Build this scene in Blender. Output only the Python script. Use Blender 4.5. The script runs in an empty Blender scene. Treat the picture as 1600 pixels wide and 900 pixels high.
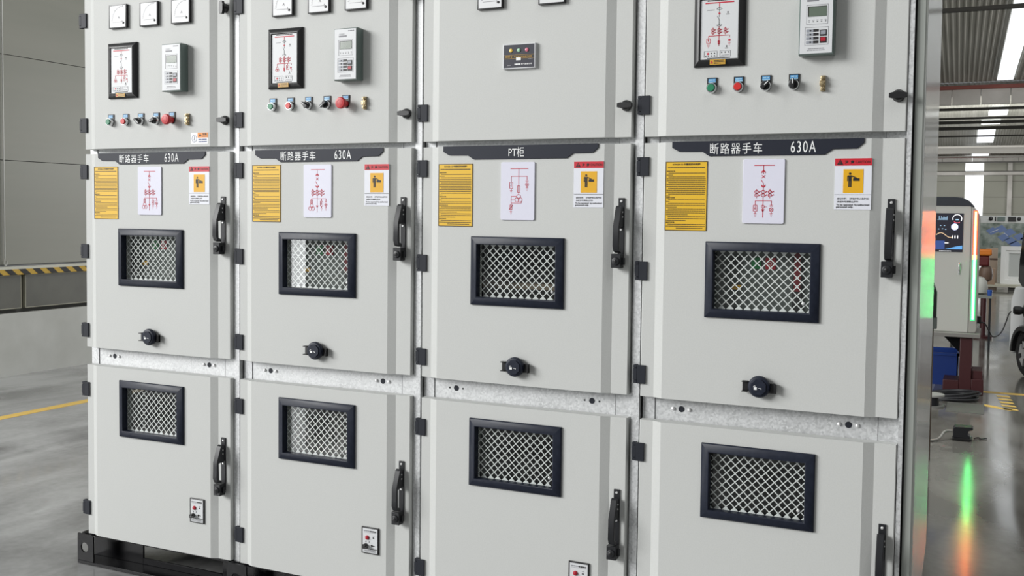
import bpy, bmesh, math, random
from mathutils import Vector, Matrix
random.seed(7)
S = bpy.context.scene
COL = S.collection
PI = math.pi

# ------------------------------------------------------------------ camera
cam_d = bpy.data.cameras.new('camera')
cam_d.sensor_fit = 'HORIZONTAL'
cam_d.sensor_width = 36.0
cam_d.lens = 36.0
cam_d.shift_y = (409.16 - 450.0) / 1600.0
cam_d.clip_start = 0.05
cam_d.clip_end = 500
cam = bpy.data.objects.new('camera', cam_d)
COL.objects.link(cam)
_yaw, _pitch, _roll = 0.439839, -0.0467002, 0.0114057
_f = Vector((-math.sin(_yaw) * math.cos(_pitch), math.cos(_yaw) * math.cos(_pitch), math.sin(_pitch)))
_r0 = Vector((math.cos(_yaw), math.sin(_yaw), 0))
_u0 = _r0.cross(_f)
_r = _r0 * math.cos(_roll) + _u0 * math.sin(_roll)
_u = -_r0 * math.sin(_roll) + _u0 * math.cos(_roll)
cam.matrix_world = Matrix(((_r.x, _u.x, -_f.x, 3.391194), (_r.y, _u.y, -_f.y, -3.059725),
                           (_r.z, _u.z, -_f.z, 1.480592), (0, 0, 0, 1)))
S.camera = cam

# ------------------------------------------------------------------ light
S.view_settings.view_transform = 'Standard'
S.view_settings.look = 'None'
S.view_settings.gamma = 1.0
S.view_settings.use_curve_mapping = False
S.view_settings.exposure = 0.0
world = bpy.data.worlds.new('daylight')
S.world = world
world.use_nodes = True
bg = world.node_tree.nodes['Background']
bg.inputs[0].default_value = (0.95, 0.98, 1.0, 1)
bg.inputs[1].default_value = 0.17


def area(name, loc, target, sx, sy, power, color=(1, 1, 1)):
    d = bpy.data.lights.new(name, 'AREA')
    d.shape = 'RECTANGLE'
    d.size, d.size_y, d.energy, d.color = sx, sy, power, color
    o = bpy.data.objects.new(name, d)
    COL.objects.link(o)
    o.location = loc
    o.rotation_euler = (Vector(target) - Vector(loc)).to_track_quat('-Z', 'Y').to_euler()
    return o


# gateway and near roof-strip daylight, plus added lamps for key and fill
area('gateway_daylight', (-4.36, -6.75, 1.5), (0.0, -6.75, 1.5), 1.2, 2.9, 75, (0.97, 0.99, 1.0))
area('key_light_left', (-15.5, -14.0, 9.0), (1.6, 0, 1.2), 13.0, 8.0, 6500, (1.0, 1.0, 0.99))  # added key lamp for the light from the left, its source unseen
area('skylight_right', (6.2, -4.0, 8.2), (2.4, 0, 1.2), 1.6, 6.0, 115, (1.0, 1.0, 0.98))
area('fill_right_aisle', (7.0, 5.0, 8.0), (3.2, 1.0, 0.8), 2.0, 7.0, 250, (1.0, 1.0, 0.98))  # added off-frame fill to brighten the bare metal side panel
area('fill_left_aisle', (-0.4, 5.5, 8.0), (-3.2, 4.2, 0.8), 3.0, 8.0, 380, (1.0, 1.0, 0.98))  # added fill lamp for the left wall and the floor before it
area('fill_mid_bay', (6.0, 22.0, 9.6), (6.0, 30.0, 0), 4.0, 24.0, 800, (1.0, 1.0, 0.98))  # added fill boosting the light on the exhibits and mid bay
area('fill_roof_side', (25.0, 42.0, 4.0), (0.0, 44.0, 9.0), 34.0, 5.0, 4200, (1.0, 1.0, 0.98))  # added sideways fill that lifts the roof underside; no such windows known
area('fill_far_bay', (3.0, 88.0, 6.0), (3.0, 116.0, 7.0), 24.0, 3.0, 4000, (1.0, 1.0, 0.97))  # added fill hung below the roof, aimed at the far wall


# ------------------------------------------------------------------ materials
def principled(name, color, rough=0.5, metal=0.0, spec=0.5):
    m = bpy.data.materials.new(name)
    m.use_nodes = True
    b = m.node_tree.nodes['Principled BSDF']
    b.inputs['Base Color'].default_value = (*color, 1)
    b.inputs['Roughness'].default_value = rough
    b.inputs['Metallic'].default_value = metal
    b.inputs['Specular IOR Level'].default_value = spec
    m.diffuse_color = (*color, 1)
    return m


def hexc(r, g, b):
    f = lambda v: (v / 255 / 12.92) if v / 255 <= 0.04045 else ((v / 255 + 0.055) / 1.055) ** 2.4
    return (f(r), f(g), f(b))


def noise_mix(m, c1, c2, scale, stretch=(1, 1, 1), detail=4, lo=0.35, hi=0.65, bump=0.0, coord='Object', rough=None):
    """base colour (and optionally roughness) from a noise between two colours of the stuff itself"""
    nt = m.node_tree
    b = nt.nodes['Principled BSDF']
    tc = nt.nodes.new('ShaderNodeTexCoord')
    mp = nt.nodes.new('ShaderNodeMapping')
    mp.inputs['Scale'].default_value = stretch
    n = nt.nodes.new('ShaderNodeTexNoise')
    n.inputs['Scale'].default_value = scale
    n.inputs['Detail'].default_value = detail
    r = nt.nodes.new('ShaderNodeValToRGB')
    r.color_ramp.elements[0].position = lo
    r.color_ramp.elements[1].position = hi
    r.color_ramp.elements[0].color = (*c1, 1)
    r.color_ramp.elements[1].color = (*c2, 1)
    nt.links.new(tc.outputs[coord], mp.inputs[0])
    nt.links.new(mp.outputs[0], n.inputs['Vector'])
    nt.links.new(n.outputs['Fac'], r.inputs[0])
    nt.links.new(r.outputs[0], b.inputs['Base Color'])
    if rough:
        mr = nt.nodes.new('ShaderNodeMapRange')
        mr.inputs[3].default_value, mr.inputs[4].default_value = rough
        nt.links.new(n.outputs['Fac'], mr.inputs[0])
        nt.links.new(mr.outputs[0], b.inputs['Roughness'])
    if bump:
        bp = nt.nodes.new('ShaderNodeBump')
        bp.inputs['Strength'].default_value = bump
        bp.inputs['Distance'].default_value = 0.002
        nt.links.new(n.outputs['Fac'], bp.inputs['Height'])
        nt.links.new(bp.outputs[0], b.inputs['Normal'])
    return m


M = {}
M['paint'] = noise_mix(principled('grey_powder_coat', (.57, .58, .565), 0.58, 0, .35), (.558, .568, .552), (.585, .595, .58), 260, bump=0.12)
M['galv'] = principled('galvanised_steel', (.6, .62, .63), 0.42, 0.5)


def spangle(m):
    nt = m.node_tree
    b = nt.nodes['Principled BSDF']
    tc = nt.nodes.new('ShaderNodeTexCoord')
    v = nt.nodes.new('ShaderNodeTexVoronoi')
    v.inputs['Scale'].default_value = 170
    r = nt.nodes.new('ShaderNodeValToRGB')
    r.color_ramp.elements[0].color = (.50, .51, .515, 1)
    r.color_ramp.elements[1].color = (.74, .75, .755, 1)
    mr = nt.nodes.new('ShaderNodeMapRange')
    mr.inputs[3].default_value, mr.inputs[4].default_value = 0.45, 0.65
    nt.links.new(tc.outputs['Object'], v.inputs['Vector'])
    nt.links.new(v.outputs['Color'], r.inputs[0])
    nt.links.new(r.outputs[0], b.inputs['Base Color'])
    nt.links.new(v.outputs['Color'], mr.inputs[0])
    nt.links.new(mr.outputs[0], b.inputs['Roughness'])


spangle(M['galv'])
M['sheet'] = noise_mix(principled('aluminium_zinc_sheet', (.7, .71, .7), 0.3, 0.4), (.66, .67, .66), (.80, .81, .80), 5,
                       stretch=(1, 4, .3), detail=6, rough=(.12, .20))
M['sheet_edge'] = principled('coated_edge_trim', (.33, .35, .325), 0.55, 0.0)
M['body'] = principled('cabinet_inside_paint', (.2, .21, .2), 0.6)
M['gap'] = principled('dark_rubber_seal', (.012, .013, .014), 0.7)
M['navy'] = noise_mix(principled('navy_plastic', hexc(31, 36, 50), 0.45, 0, .28), hexc(28, 33, 46), hexc(34, 39, 53), 60, rough=(.38, .48))
M['hinge'] = principled('charcoal_hinge_coat', hexc(33, 36, 44), 0.55, 0, .3)
M['black'] = principled('black_plastic', (.012, .012, .013), 0.38)
M['blackmet'] = principled('black_enamel', hexc(34, 35, 38), 0.42, 0, .4)
M['mesh'] = principled('white_expanded_metal', (.86, .88, .87), 0.45)
M['navyplate'] = principled('name_plate_lacquer', hexc(31, 35, 47), 0.5, 0, .3)
M['white'] = principled('white_ink', (.86, .87, .87), 0.5)
M['card'] = principled('white_acrylic_card', hexc(222, 222, 236), 0.3)
M['redink'] = principled('red_ink', hexc(196, 42, 62), 0.5)
M['yellow'] = principled('yellow_plate', hexc(230, 184, 40), 0.42)
M['yellow2'] = principled('yellow_panel_ink', hexc(228, 172, 22), 0.45)
M['ink'] = principled('black_ink', (.012, .011, .011), 0.5)
M['greyink'] = principled('grey_ink', (.22, .22, .24), 0.5)
M['redhead'] = principled('red_header_ink', hexc(200, 36, 52), 0.4)
M['face'] = principled('white_dial_face', (.72, .73, .74), 0.45)
M['green'] = principled('green_cap', hexc(40, 128, 92), 0.35)
M['red'] = principled('red_cap', hexc(205, 46, 44), 0.35)
M['redmush'] = principled('red_mushroom_cap', hexc(196, 48, 54), 0.4)
M['chrome'] = principled('chromed_bezel', (.72, .73, .74), 0.22, 0.9)
M['blue'] = principled('blue_legend', hexc(86, 150, 200), 0.4)
M['brass'] = principled('nickel_brass', hexc(190, 172, 136), 0.3, 0.75)
M['relay'] = principled('grey_green_case', hexc(104, 118, 114), 0.35)
M['relayface'] = principled('relay_front_film', hexc(214, 216, 218), 0.45)
M['lcd'] = principled('lcd_glass', hexc(104, 116, 104), 0.15)
M['gold'] = principled('gold_tag', hexc(206, 160, 56), 0.4)
M['dispframe'] = principled('display_frame_plastic', hexc(34, 34, 35), 0.36)
M['screw'] = principled('zinc_screw', (.82, .82, .82), 0.3, 0.45)
M['greyplate'] = principled('truck_grey_panel', hexc(84, 90, 86), 0.5)
M['darkgreen'] = principled('green_truck_button', hexc(20, 120, 62), 0.4)
M['darkred'] = principled('red_truck_button', hexc(170, 24, 44), 0.4)
M['wine'] = principled('wine_red_strip', hexc(116, 20, 30), 0.5)
M['brown'] = principled('brown_board', hexc(122, 106, 88), 0.6)
M['plinth'] = principled('black_gloss_paint', (.005, .005, .006), 0.25, 0, .10)
M['orange'] = principled('orange_ink', hexc(232, 140, 40), 0.45)
M['goldlamp'] = principled('yellow_lens', hexc(232, 196, 96), 0.25)
M['greenlamp'] = principled('green_lens', hexc(150, 190, 160), 0.25)
M['pinklamp'] = principled('red_lens', hexc(214, 120, 140), 0.25)


def pane_material():
    m = bpy.data.materials.new('clear_pane')
    m.use_nodes = True
    nt = m.node_tree
    nt.nodes.remove(nt.nodes['Principled BSDF'])
    out = nt.nodes['Material Output']
    t = nt.nodes.new('ShaderNodeBsdfTransparent')
    t.inputs[0].default_value = (.965, .975, .97, 1)
    g = nt.nodes.new('ShaderNodeBsdfGlossy')
    g.inputs['Roughness'].default_value = 0.01
    lw = nt.nodes.new('ShaderNodeLayerWeight')
    lw.inputs[0].default_value = 0.5
    pw = nt.nodes.new('ShaderNodeMath')
    pw.operation = 'POWER'
    pw.inputs[1].default_value = 5
    fr = nt.nodes.new('ShaderNodeMath')
    fr.operation = 'MULTIPLY_ADD'
    fr.inputs[1].default_value, fr.inputs[2].default_value = .95, .045
    nt.links.new(lw.outputs['Facing'], pw.inputs[0])
    nt.links.new(pw.outputs[0], fr.inputs[0])
    mx = nt.nodes.new('ShaderNodeMixShader')
    nt.links.new(fr.outputs[0], mx.inputs[0])
    nt.links.new(t.outputs[0], mx.inputs[1])
    nt.links.new(g.outputs[0], mx.inputs[2])
    nt.links.new(mx.outputs[0], out.inputs[0])
    return m


M['glass'] = pane_material()


def emit(name, color, strength):
    m = bpy.data.materials.new(name)
    m.use_nodes = True
    b = m.node_tree.nodes['Principled BSDF']
    b.inputs['Base Color'].default_value = (*color, 1)
    b.inputs['Emission Color'].default_value = (*color, 1)
    b.inputs['Emission Strength'].default_value = strength
    return m


# ------------------------------------------------------------------ mesh helpers
class MB:
    def __init__(s):
        s.v, s.f, s.m = [], [], []

    def add(s, verts, faces, mat=0):
        n = len(s.v)
        s.v += [tuple(v) for v in verts]
        s.f += [tuple(i + n for i in f) for f in faces]
        s.m += [mat] * len(faces)
        return s

    def box(s, x0, x1, y0, y1, z0, z1, mat=0):
        v = [(x, y, z) for x in (x0, x1) for y in (y0, y1) for z in (z0, z1)]
        return s.add(v, [(0, 1, 3, 2), (4, 6, 7, 5), (0, 4, 5, 1), (2, 3, 7, 6), (0, 2, 6, 4), (1, 5, 7, 3)], mat)

    def prism(s, poly, lo, hi, axis='y', mat=0):
        def P(a, b, t):
            return (a, t, b) if axis == 'y' else (a, b, t) if axis == 'z' else (t, a, b)
        n = len(poly)
        v = [P(a, b, lo) for a, b in poly] + [P(a, b, hi) for a, b in poly]
        f = [tuple(range(n)), tuple(range(2 * n - 1, n - 1, -1))]
        f += [(i, (i + 1) % n, (i + 1) % n + n, i + n) for i in range(n)]
        return s.add(v, f, mat)

    def lathe(s, prof, c, axis='y', seg=24, mat=0, a0=0.0):
        """prof: list of (radius, offset along axis); closed ends when the radius is 0"""
        v, f = [], []
        for r, t in prof:
            for k in range(seg):
                a = a0 + 2 * PI * k / seg
                p, q = r * math.cos(a), r * math.sin(a)
                v.append((c[0] + p, c[1] + t, c[2] + q) if axis == 'y' else
                         (c[0] + p, c[1] + q, c[2] + t) if axis == 'z' else (c[0] + t, c[1] + p, c[2] + q))
        for j in range(len(prof) - 1):
            for k in range(seg):
                k2 = (k + 1) % seg
                f.append((j * seg + k, j * seg + k2, (j + 1) * seg + k2, (j + 1) * seg + k))
        f.append(tuple(range(seg)))
        f.append(tuple((len(prof) - 1) * seg + k for k in range(seg)))
        return s.add(v, f, mat)

    def cyl(s, c, r, t0, t1, axis='y', seg=24, mat=0):
        return s.lathe([(r, t0), (r, t1)], c, axis, seg, mat)

    def ring(s, x0, x1, z0, z1, prof, mat=0, closed=True):
        """mitred rectangular frame: prof = list of (inset, y)"""
        v, f = [], []
        for i, y in prof:
            v += [(x0 + i, y, z0 + i), (x1 - i, y, z0 + i), (x1 - i, y, z1 - i), (x0 + i, y, z1 - i)]
        n = len(prof)
        for j in range(n if closed else n - 1):
            a, b = j * 4, ((j + 1) % n) * 4
            for k in range(4):
                f.append((a + k, a + (k + 1) % 4, b + (k + 1) % 4, b + k))
        return s.add(v, f, mat)

    def tube(s, path, r, seg=10, mat=0):
        P = [Vector(p) for p in path]
        v, f = [], []
        up = Vector((0.13, 0.27, 0.95))
        for i, p in enumerate(P):
            d = (P[min(i + 1, len(P) - 1)] - P[max(i - 1, 0)]).normalized()
            a = d.cross(up)
            if a.length < 1e-3:
                a = d.cross(Vector((1, 0, 0)))
            a.normalize()
            b = d.cross(a)
            for k in range(seg):
                t = 2 * PI * k / seg
                v.append(p + a * (r * math.cos(t)) + b * (r * math.sin(t)))
        for i in range(len(P) - 1):
            for k in range(seg):
                k2 = (k + 1) % seg
                f.append((i * seg + k, i * seg + k2, (i + 1) * seg + k2, (i + 1) * seg + k))
        f += [tuple(range(seg)), tuple((len(P) - 1) * seg + k for k in range(seg))]
        return s.add(v, f, mat)

    # ---- flat ink marks standing just proud of a plate, in the x-z plane
    def bar(s, x0, z0, x1, z1, w, y, mat=0, t=0.0006):
        dx, dz = x1 - x0, z1 - z0
        L = math.hypot(dx, dz) or 1
        nx, nz = -dz / L * w / 2, dx / L * w / 2
        return s.prism([(x0 + nx, z0 + nz), (x1 + nx, z1 + nz), (x1 - nx, z1 - nz), (x0 - nx, z0 - nz)], y - t, y, 'y', mat)

    def rect(s, x0, x1, z0, z1, y, mat=0, t=0.0006):
        return s.box(x0, x1, y - t, y, z0, z1, mat)

    def arc(s, cx, cz, r, a0, a1, w, y, mat=0, seg=14, t=0.0006, sx=1.0):
        v = []
        for k in range(seg + 1):
            a = a0 + (a1 - a0) * k / seg
            for rr in (r - w / 2, r + w / 2):
                v.append((cx + sx * rr * math.cos(a), y - t, cz + rr * math.sin(a)))
        return s.add(v, [(2 * k, 2 * k + 1, 2 * k + 3, 2 * k + 2) for k in range(seg)], mat)

    def circ(s, cx, cz, r, w, y, mat=0, seg=18):
        return s.arc(cx, cz, r, 0, 2 * PI, w, y, mat, seg)

    def disc(s, cx, cz, r, y, mat=0, seg=16, t=0.0006):
        return s.lathe([(r, -t), (r, 0)], (cx, y, cz), 'y', seg, mat)

    def text(s, body, x0, x1, z0, z1, y, mat=0, bold=0.0, space=1.0):
        tv, tf = text_geo(body, bold, space)
        ax, bx = min(v[0] for v in tv), max(v[0] for v in tv)
        az, bz = min(v[1] for v in tv), max(v[1] for v in tv)
        kx, kz = (x1 - x0) / max(bx - ax, 1e-6), (z1 - z0) / max(bz - az, 1e-6)
        return s.add([(x0 + (v[0] - ax) * kx, y - 0.0008, z0 + (v[1] - az) * kz) for v in tv], tf, mat)

    def dashes(s, x0, x1, z, h, y, mat=0, rnd=random, word=0.006):
        """one line of unreadably small print"""
        x = x0
        while x < x1 - word * .4:
            w = min(word * rnd.uniform(.5, 2.2), x1 - x)
            s.rect(x, x + w, z - h / 2, z + h / 2, y, mat, 0.0004)
            x += w + word * rnd.uniform(.12, .3)
        return s

    def build(s, name, mats, parent=None, loc=None, rotz=0, bevel=0, seg=2, smooth=True, key=None):
        mats = mats if isinstance(mats, (list, tuple)) else [mats]
        me = bpy.data.meshes.new(name)
        me.from_pydata(s.v, [], s.f)
        for m in mats:
            me.materials.append(m)
        me.polygons.foreach_set('material_index', [min(i, len(mats) - 1) for i in s.m])
        bm = bmesh.new()
        bm.from_mesh(me)
        bmesh.ops.recalc_face_normals(bm, faces=bm.faces)
        bm.to_mesh(me)
        bm.free()
        if smooth:
            me.polygons.foreach_set('use_smooth', [True] * len(me.polygons))
            me.set_sharp_from_angle(angle=math.radians(32))
        me.update()
        if key:
            CACHE[key] = me
            if parent is None:
                return None         # only the shared shape; its copies are placed with put()
        return put(name, me, parent, loc, rotz, bevel, seg)


CACHE = {}
_TXT = {}


def put(name, me, parent=None, loc=None, rotz=0, bevel=0, seg=2):
    o = bpy.data.objects.new(name, me)
    COL.objects.link(o)
    if parent:
        o.parent = parent
    if loc:
        o.location = loc
    if rotz:
        o.rotation_euler = (0, 0, rotz)
    if bevel:
        b = o.modifiers.new('bevel', 'BEVEL')
        b.width, b.segments, b.limit_method, b.angle_limit = bevel, seg, 'ANGLE', math.radians(40)
        b.harden_normals = False
    return o


def text_geo(body, bold=0.0, space=1.0):
    if (body, bold, space) in _TXT:
        return _TXT[(body, bold, space)]
    cu = bpy.data.curves.new('lettering', 'FONT')
    cu.body, cu.size, cu.resolution_u, cu.offset = body, 1.0, 3, bold
    cu.space_character = space
    o = bpy.data.objects.new('lettering', cu)
    COL.objects.link(o)
    bpy.context.view_layer.update()
    me = bpy.data.meshes.new_from_object(o.evaluated_get(bpy.context.evaluated_depsgraph_get()))
    r = ([v.co[:2] for v in me.vertices], [tuple(p.vertices) for p in me.polygons])
    bpy.data.objects.remove(o)
    bpy.data.curves.remove(cu)
    bpy.data.meshes.remove(me)
    _TXT[(body, bold, space)] = r
    return r


def tag(o, label=None, cat=None, group=None, kind=None):
    if label:
        o['label'] = label
    if cat:
        o['category'] = cat
    if group:
        o['group'] = group
    if kind:
        o['kind'] = kind
    return o


def thing(name, label, cat, loc=(0, 0, 0), rotz=0, group=None):
    o = bpy.data.objects.new(name, None)
    o.empty_display_size = 0.1
    COL.objects.link(o)
    o.location = loc
    o.rotation_euler = (0, 0, rotz)
    return tag(o, label, cat, group)


def struct(name, mb, mats, **k):
    return tag(mb.build(name, mats, **k), kind='structure')


# ================================================================== the hall
mfloor = principled('polished_concrete', (.3, .3, .3), 0.2)


def concrete(m, dark, light):
    nt = m.node_tree
    b = nt.nodes['Principled BSDF']
    tc = nt.nodes.new('ShaderNodeTexCoord')

    def noise(scale, stretch, rot, detail, lo, hi, dist=0.0):
        mp = nt.nodes.new('ShaderNodeMapping')
        mp.inputs['Scale'].default_value = stretch
        mp.inputs['Rotation'].default_value = (0, 0, rot)
        n = nt.nodes.new('ShaderNodeTexNoise')
        n.inputs['Scale'].default_value, n.inputs['Detail'].default_value = scale, detail
        n.inputs['Distortion'].default_value = dist
        r = nt.nodes.new('ShaderNodeMapRange')
        r.inputs[1].default_value, r.inputs[2].default_value = lo, hi
        nt.links.new(tc.outputs['Object'], mp.inputs[0])
        nt.links.new(mp.outputs[0], n.inputs['Vector'])
        nt.links.new(n.outputs['Fac'], r.inputs[0])
        return r.outputs[0]
    cloud = noise(1.1, (1, 1, 1), 0, 8, .34, .66, .6)
    smear = noise(1.5, (1.9, .6, 1), .45, 9, .38, .68, 1.2)
    fine = noise(26, (1, 1, 1), 0, 5, .3, .7)
    m1 = nt.nodes.new('ShaderNodeMath')
    m1.operation = 'MULTIPLY_ADD'
    nt.links.new(cloud, m1.inputs[0])
    m1.inputs[1].default_value = .55
    m2 = nt.nodes.new('ShaderNodeMath')
    m2.operation = 'MULTIPLY_ADD'
    nt.links.new(smear, m2.inputs[0])
    m2.inputs[1].default_value = .33
    m3 = nt.nodes.new('ShaderNodeMath')
    m3.operation = 'MULTIPLY'
    nt.links.new(fine, m3.inputs[0])
    m3.inputs[1].default_value = .12
    nt.links.new(m3.outputs[0], m2.inputs[2])
    nt.links.new(m2.outputs[0], m1.inputs[2])
    r = nt.nodes.new('ShaderNodeValToRGB')
    r.color_ramp.elements[0].position, r.color_ramp.elements[1].position = .12, .85
    r.color_ramp.elements[0].color = (*dark, 1)
    r.color_ramp.elements[1].color = (*light, 1)
    nt.links.new(m1.outputs[0], r.inputs[0])
    nt.links.new(r.outputs[0], b.inputs['Base Color'])
    mr = nt.nodes.new('ShaderNodeMapRange')
    mr.inputs[3].default_value, mr.inputs[4].default_value = .09, .17
    nt.links.new(smear, mr.inputs[0])
    nt.links.new(mr.outputs[0], b.inputs['Roughness'])


concrete(mfloor, (.17, .17, .168), (.43, .435, .43))
mfloor_shaded = principled('polished_concrete_shaded', (.15, .145, .13), 0.2)
concrete(mfloor_shaded, (.085, .08, .07), (.20, .195, .175))  # mostly aisle shade, put into a darker, browner base colour
struct('floor', MB().box(-24, 2.95, -24, 135, -0.2, 0.0), mfloor)
struct('floor_2', MB().box(2.95, 30, -24, 135, -0.2, 0.0), mfloor_shaded)

mwall = noise_mix(principled('wall_sandwich_panel', hexc(130, 130, 121), 0.3), hexc(126, 127, 118), hexc(133, 133, 124), 1.2, stretch=(1, .3, 3), rough=(.25, .36))
mwall2 = noise_mix(principled('wall_painted_plaster', hexc(192, 193, 188), 0.6), hexc(184, 185, 180), hexc(198, 199, 195), 2.5)
XW = -4.43
DX = -0.02


def wy(y):
    return XW


# left wall: plaster base, recessed dark band, sandwich panels above with joints, an open gateway further back
wl = MB()
for a, b in ((0.5, 60.0),):
    wl.box(XW - .25, XW, a, b, 0, 0.555, 0)
    wl.box(XW - .25, XW - .05, a, b, 0.555, 0.90, 2)
    z = 0.985
    for k in range(9):
        wl.box(XW - .22, XW - .012, a, b, z, min(z + 0.918, 8.6) - .006, 1)
        wl.box(XW - .22, XW - .02, a, b, z - .006, z, 2)
        z += 0.918
struct('wall_left', wl, [mwall2, mwall, principled('dark_joint_seal', (.06, .06, .055), .7)])  # dark filler for the recessed band and the panel joints
tr = MB()
tr.box(XW - .05, XW + .03, 0.5, 60, 0.90, 0.945)
tr.box(XW - .05, XW + .02, 0.5, 60, 0.945, 0.968)
struct('trim_1', tr, principled('wall_ledge_paint', hexc(196, 196, 186), .5))
# hazard tape on the ledge edge
mh = principled('hazard_tape_yellow', hexc(196, 160, 62), .5)
hz = MB().box(XW + .03, XW + .032, 0.5, 30, 0.895, 0.945, 0)
k = 0
y = 0.5
while y < 12:
    hz.add([(XW + .0335, y, .945), (XW + .0335, y + .075, .945), (XW + .0335, y + .135, .895), (XW + .0335, y + .06, .895)], [(0, 1, 2, 3)], 1)
    y += 0.145
struct('trim_2', hz, [mh, M['ink']])
# dark sheet panels below the ledge with pale edges
mp_ = noise_mix(principled('dark_sheet_panel', hexc(82, 82, 76), .4), hexc(76, 76, 70), hexc(92, 92, 85), 3)
pale = principled('pale_sealant', hexc(168, 166, 150), .6)
dp = MB()
y = -5.3
edges = [0.52, 3.325, 5.6, 7.9, 10.2]
for a, b in zip(edges[:-1], edges[1:]):
    dp.box(XW - .03, XW + .004, a + .025, b - .025, 0.60, 0.885, 0)
    for (y0, y1, z0, z1) in ((a + .02, a + .026, .597, .888), (b - .026, b - .02, .597, .888), (a + .02, b - .02, .594, .6), (a + .02, b - .02, .885, .891)):
        dp.box(XW - .03, XW + .006, y0, y1, z0, z1, 1)
struct('trim_3', dp, [mp_, pale])
# a vertical conduit on the wall
pc = MB().tube([(XW + .012, 3.135, 4.2), (XW + .012, 3.135, 1.06), (XW + .012, 3.128, 1.0), (XW + .012, 3.14, .975), (XW + .012, 3.155, .99), (XW + .012, 3.155, 1.02)], .006, 8)
tag(pc.build('wall_cable', principled('white_cable', (.6, .6, .57), .5)), 'thin pale cable hanging down the grey wall panel to a small hook', 'cable')
# yellow floor lines
yl = principled('yellow_floor_paint', hexc(222, 186, 96), .45)
struct('trim_4', MB().box(-2.965, -2.865, -6, 30, 0, .002), yl)
struct('trim_5', MB().box(3.2, 14, 6.54, 6.62, 0, .002), yl)
struct('trim_6', MB().add([(3.34, 5.86, .002), (3.36, 5.93, .002), (3.56, 5.78, .002), (3.55, 5.72, .002), (3.34, 5.86, 0), (3.36, 5.93, 0), (3.56, 5.78, 0), (3.55, 5.72, 0)],
                          [(0, 1, 2, 3), (4, 5, 6, 7), (0, 1, 5, 4), (1, 2, 6, 5), (2, 3, 7, 6), (3, 0, 4, 7)]), yl)
hzf = MB()
for k in range(5):
    y0 = 5.74 + k * .155
    x0 = 3.505 - k * .012
    hzf.add([(x0, y0, .002), (x0 + .1, y0 + .0, .002), (x0 + .085, y0 + .075, .002), (x0 - .015, y0 + .075, .002)], [(0, 1, 2, 3)])
struct('trim_7', hzf, yl)

# far bays: roofs, gutters, far wall with the tall lit window. The hall axis drifts slightly
AX = -0.0286


def hx(x, y):
    return x + AX * (y - 60)


mroof = noise_mix(principled('roof_sheet', hexc(172, 171, 162), .45), hexc(160, 159, 150), hexc(182, 180, 172), .5, stretch=(3, .2, 1))
mgut = noise_mix(principled('white_gutter_box', hexc(196, 192, 186), .5), hexc(182, 178, 172), hexc(206, 202, 197), .6)
mred = principled('red_oxide_purlin', hexc(134, 74, 66), .6)
mbeam = principled('dark_steel_beam', hexc(66, 64, 60), .6)
mfar = noise_mix(principled('far_wall_panel', hexc(160, 160, 148), .6), hexc(154, 154, 142), hexc(166, 166, 155), .15)
msky = emit('translucent_roof_panel', (.93, .97, 1.0), 1.15)


def slab(y0, z0, y1, z1, xa, xb, name, rib=.24):
    """ribbed roof sheet from (y0,z0) to (y1,z1) leaving a hole for nothing; ribs run along the slope"""
    mb = MB()
    n = int((xb - xa) / rib)
    prof = []
    for i in range(n):
        x = xa + i * rib
        prof += [(x, 0), (x + rib * .55, 0), (x + rib * .66, -.02), (x + rib * .89, -.02)]
    prof.append((xb, 0))
    v = [(hx(x, y0), y0, z0 + d) for x, d in prof] + [(hx(x, y1), y1, z1 + d) for x, d in prof]
    m = len(prof)
    mb.add(v, [(i, i + 1, m + i + 1, m + i) for i in range(m - 1)])
    return struct(name, mb, mroof, smooth=False)


def lit_strip(y0, z0, y1, z1, xa, xb, name, step=.75):
    mb = MB()
    n = max(1, int((y1 - y0) / step))
    for i in range(n):
        ya, yb = y0 + (y1 - y0) * i / n, y0 + (y1 - y0) * (i + .88) / n
        za, zb = z0 + (z1 - z0) * i / n - .09, z0 + (z1 - z0) * (i + .88) / n - .09
        v = [(hx(xa, ya), ya, za), (hx(xb, ya), ya, za), (hx(xb, yb), yb, zb), (hx(xa, yb), yb, zb)]
        v += [(a, b, c + .03) for a, b, c in v]
        mb.add(v, [(0, 1, 2, 3), (4, 5, 6, 7), (0, 1, 5, 4), (1, 2, 6, 5), (2, 3, 7, 6), (3, 0, 4, 7)])
    return struct(name, mb, msky, smooth=False)


slab(24, 10.4, 60.0, 9.15, -14, 26, 'ceiling_1')
slab(60.8, 9.2, 90, 11.6, -16, 26, 'ceiling_2')
slab(90, 11.6, 120, 8.35, -18, 26, 'ceiling_3')
lit_strip(37.5, 9.93, 59.3, 9.17, 3.24, 4.04, 'window_1')
for k, (ya, yb, xa, xb) in enumerate(((94, 97.5, 3.1, 4.6), (99.5, 101.5, 2.6, 4.2), (104, 111, 2.4, 3.9), (114, 119.5, 2.05, 3.7))):
    zf = lambda y: 11.6 + (y - 90) / 30 * (8.35 - 11.6)
    lit_strip(ya, zf(ya) - .05, yb, zf(yb) - .05, xa + .55, xb + .55, 'window_%d' % (k + 2))
def gutter(y, z0, z1, name):
    g = MB()
    x = -14.0
    while x < 24:
        g.box(x, x + 1.46, y, y + .35, z0, z1)
        x += 1.5
    return struct(name, g, mgut)
gutter(60.2, 7.92, 8.75, 'trim_8')
gutter(119.0, 7.62, 8.12, 'trim_9')
struct('trim_10', MB().box(-14, 24, 59.9, 60.4, 8.75, 8.95), mred)
struct('trim_11', MB().box(-16, 24, 118.9, 119.4, 8.14, 8.32), mred)
bm_ = MB()
for (y, z, h) in ((30, 8.15, .42), (36.5, 8.78, .13), (37.2, 8.98, .05)):
    bm_.box(-14, 26, y, y + .25, z, z + h)
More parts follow.
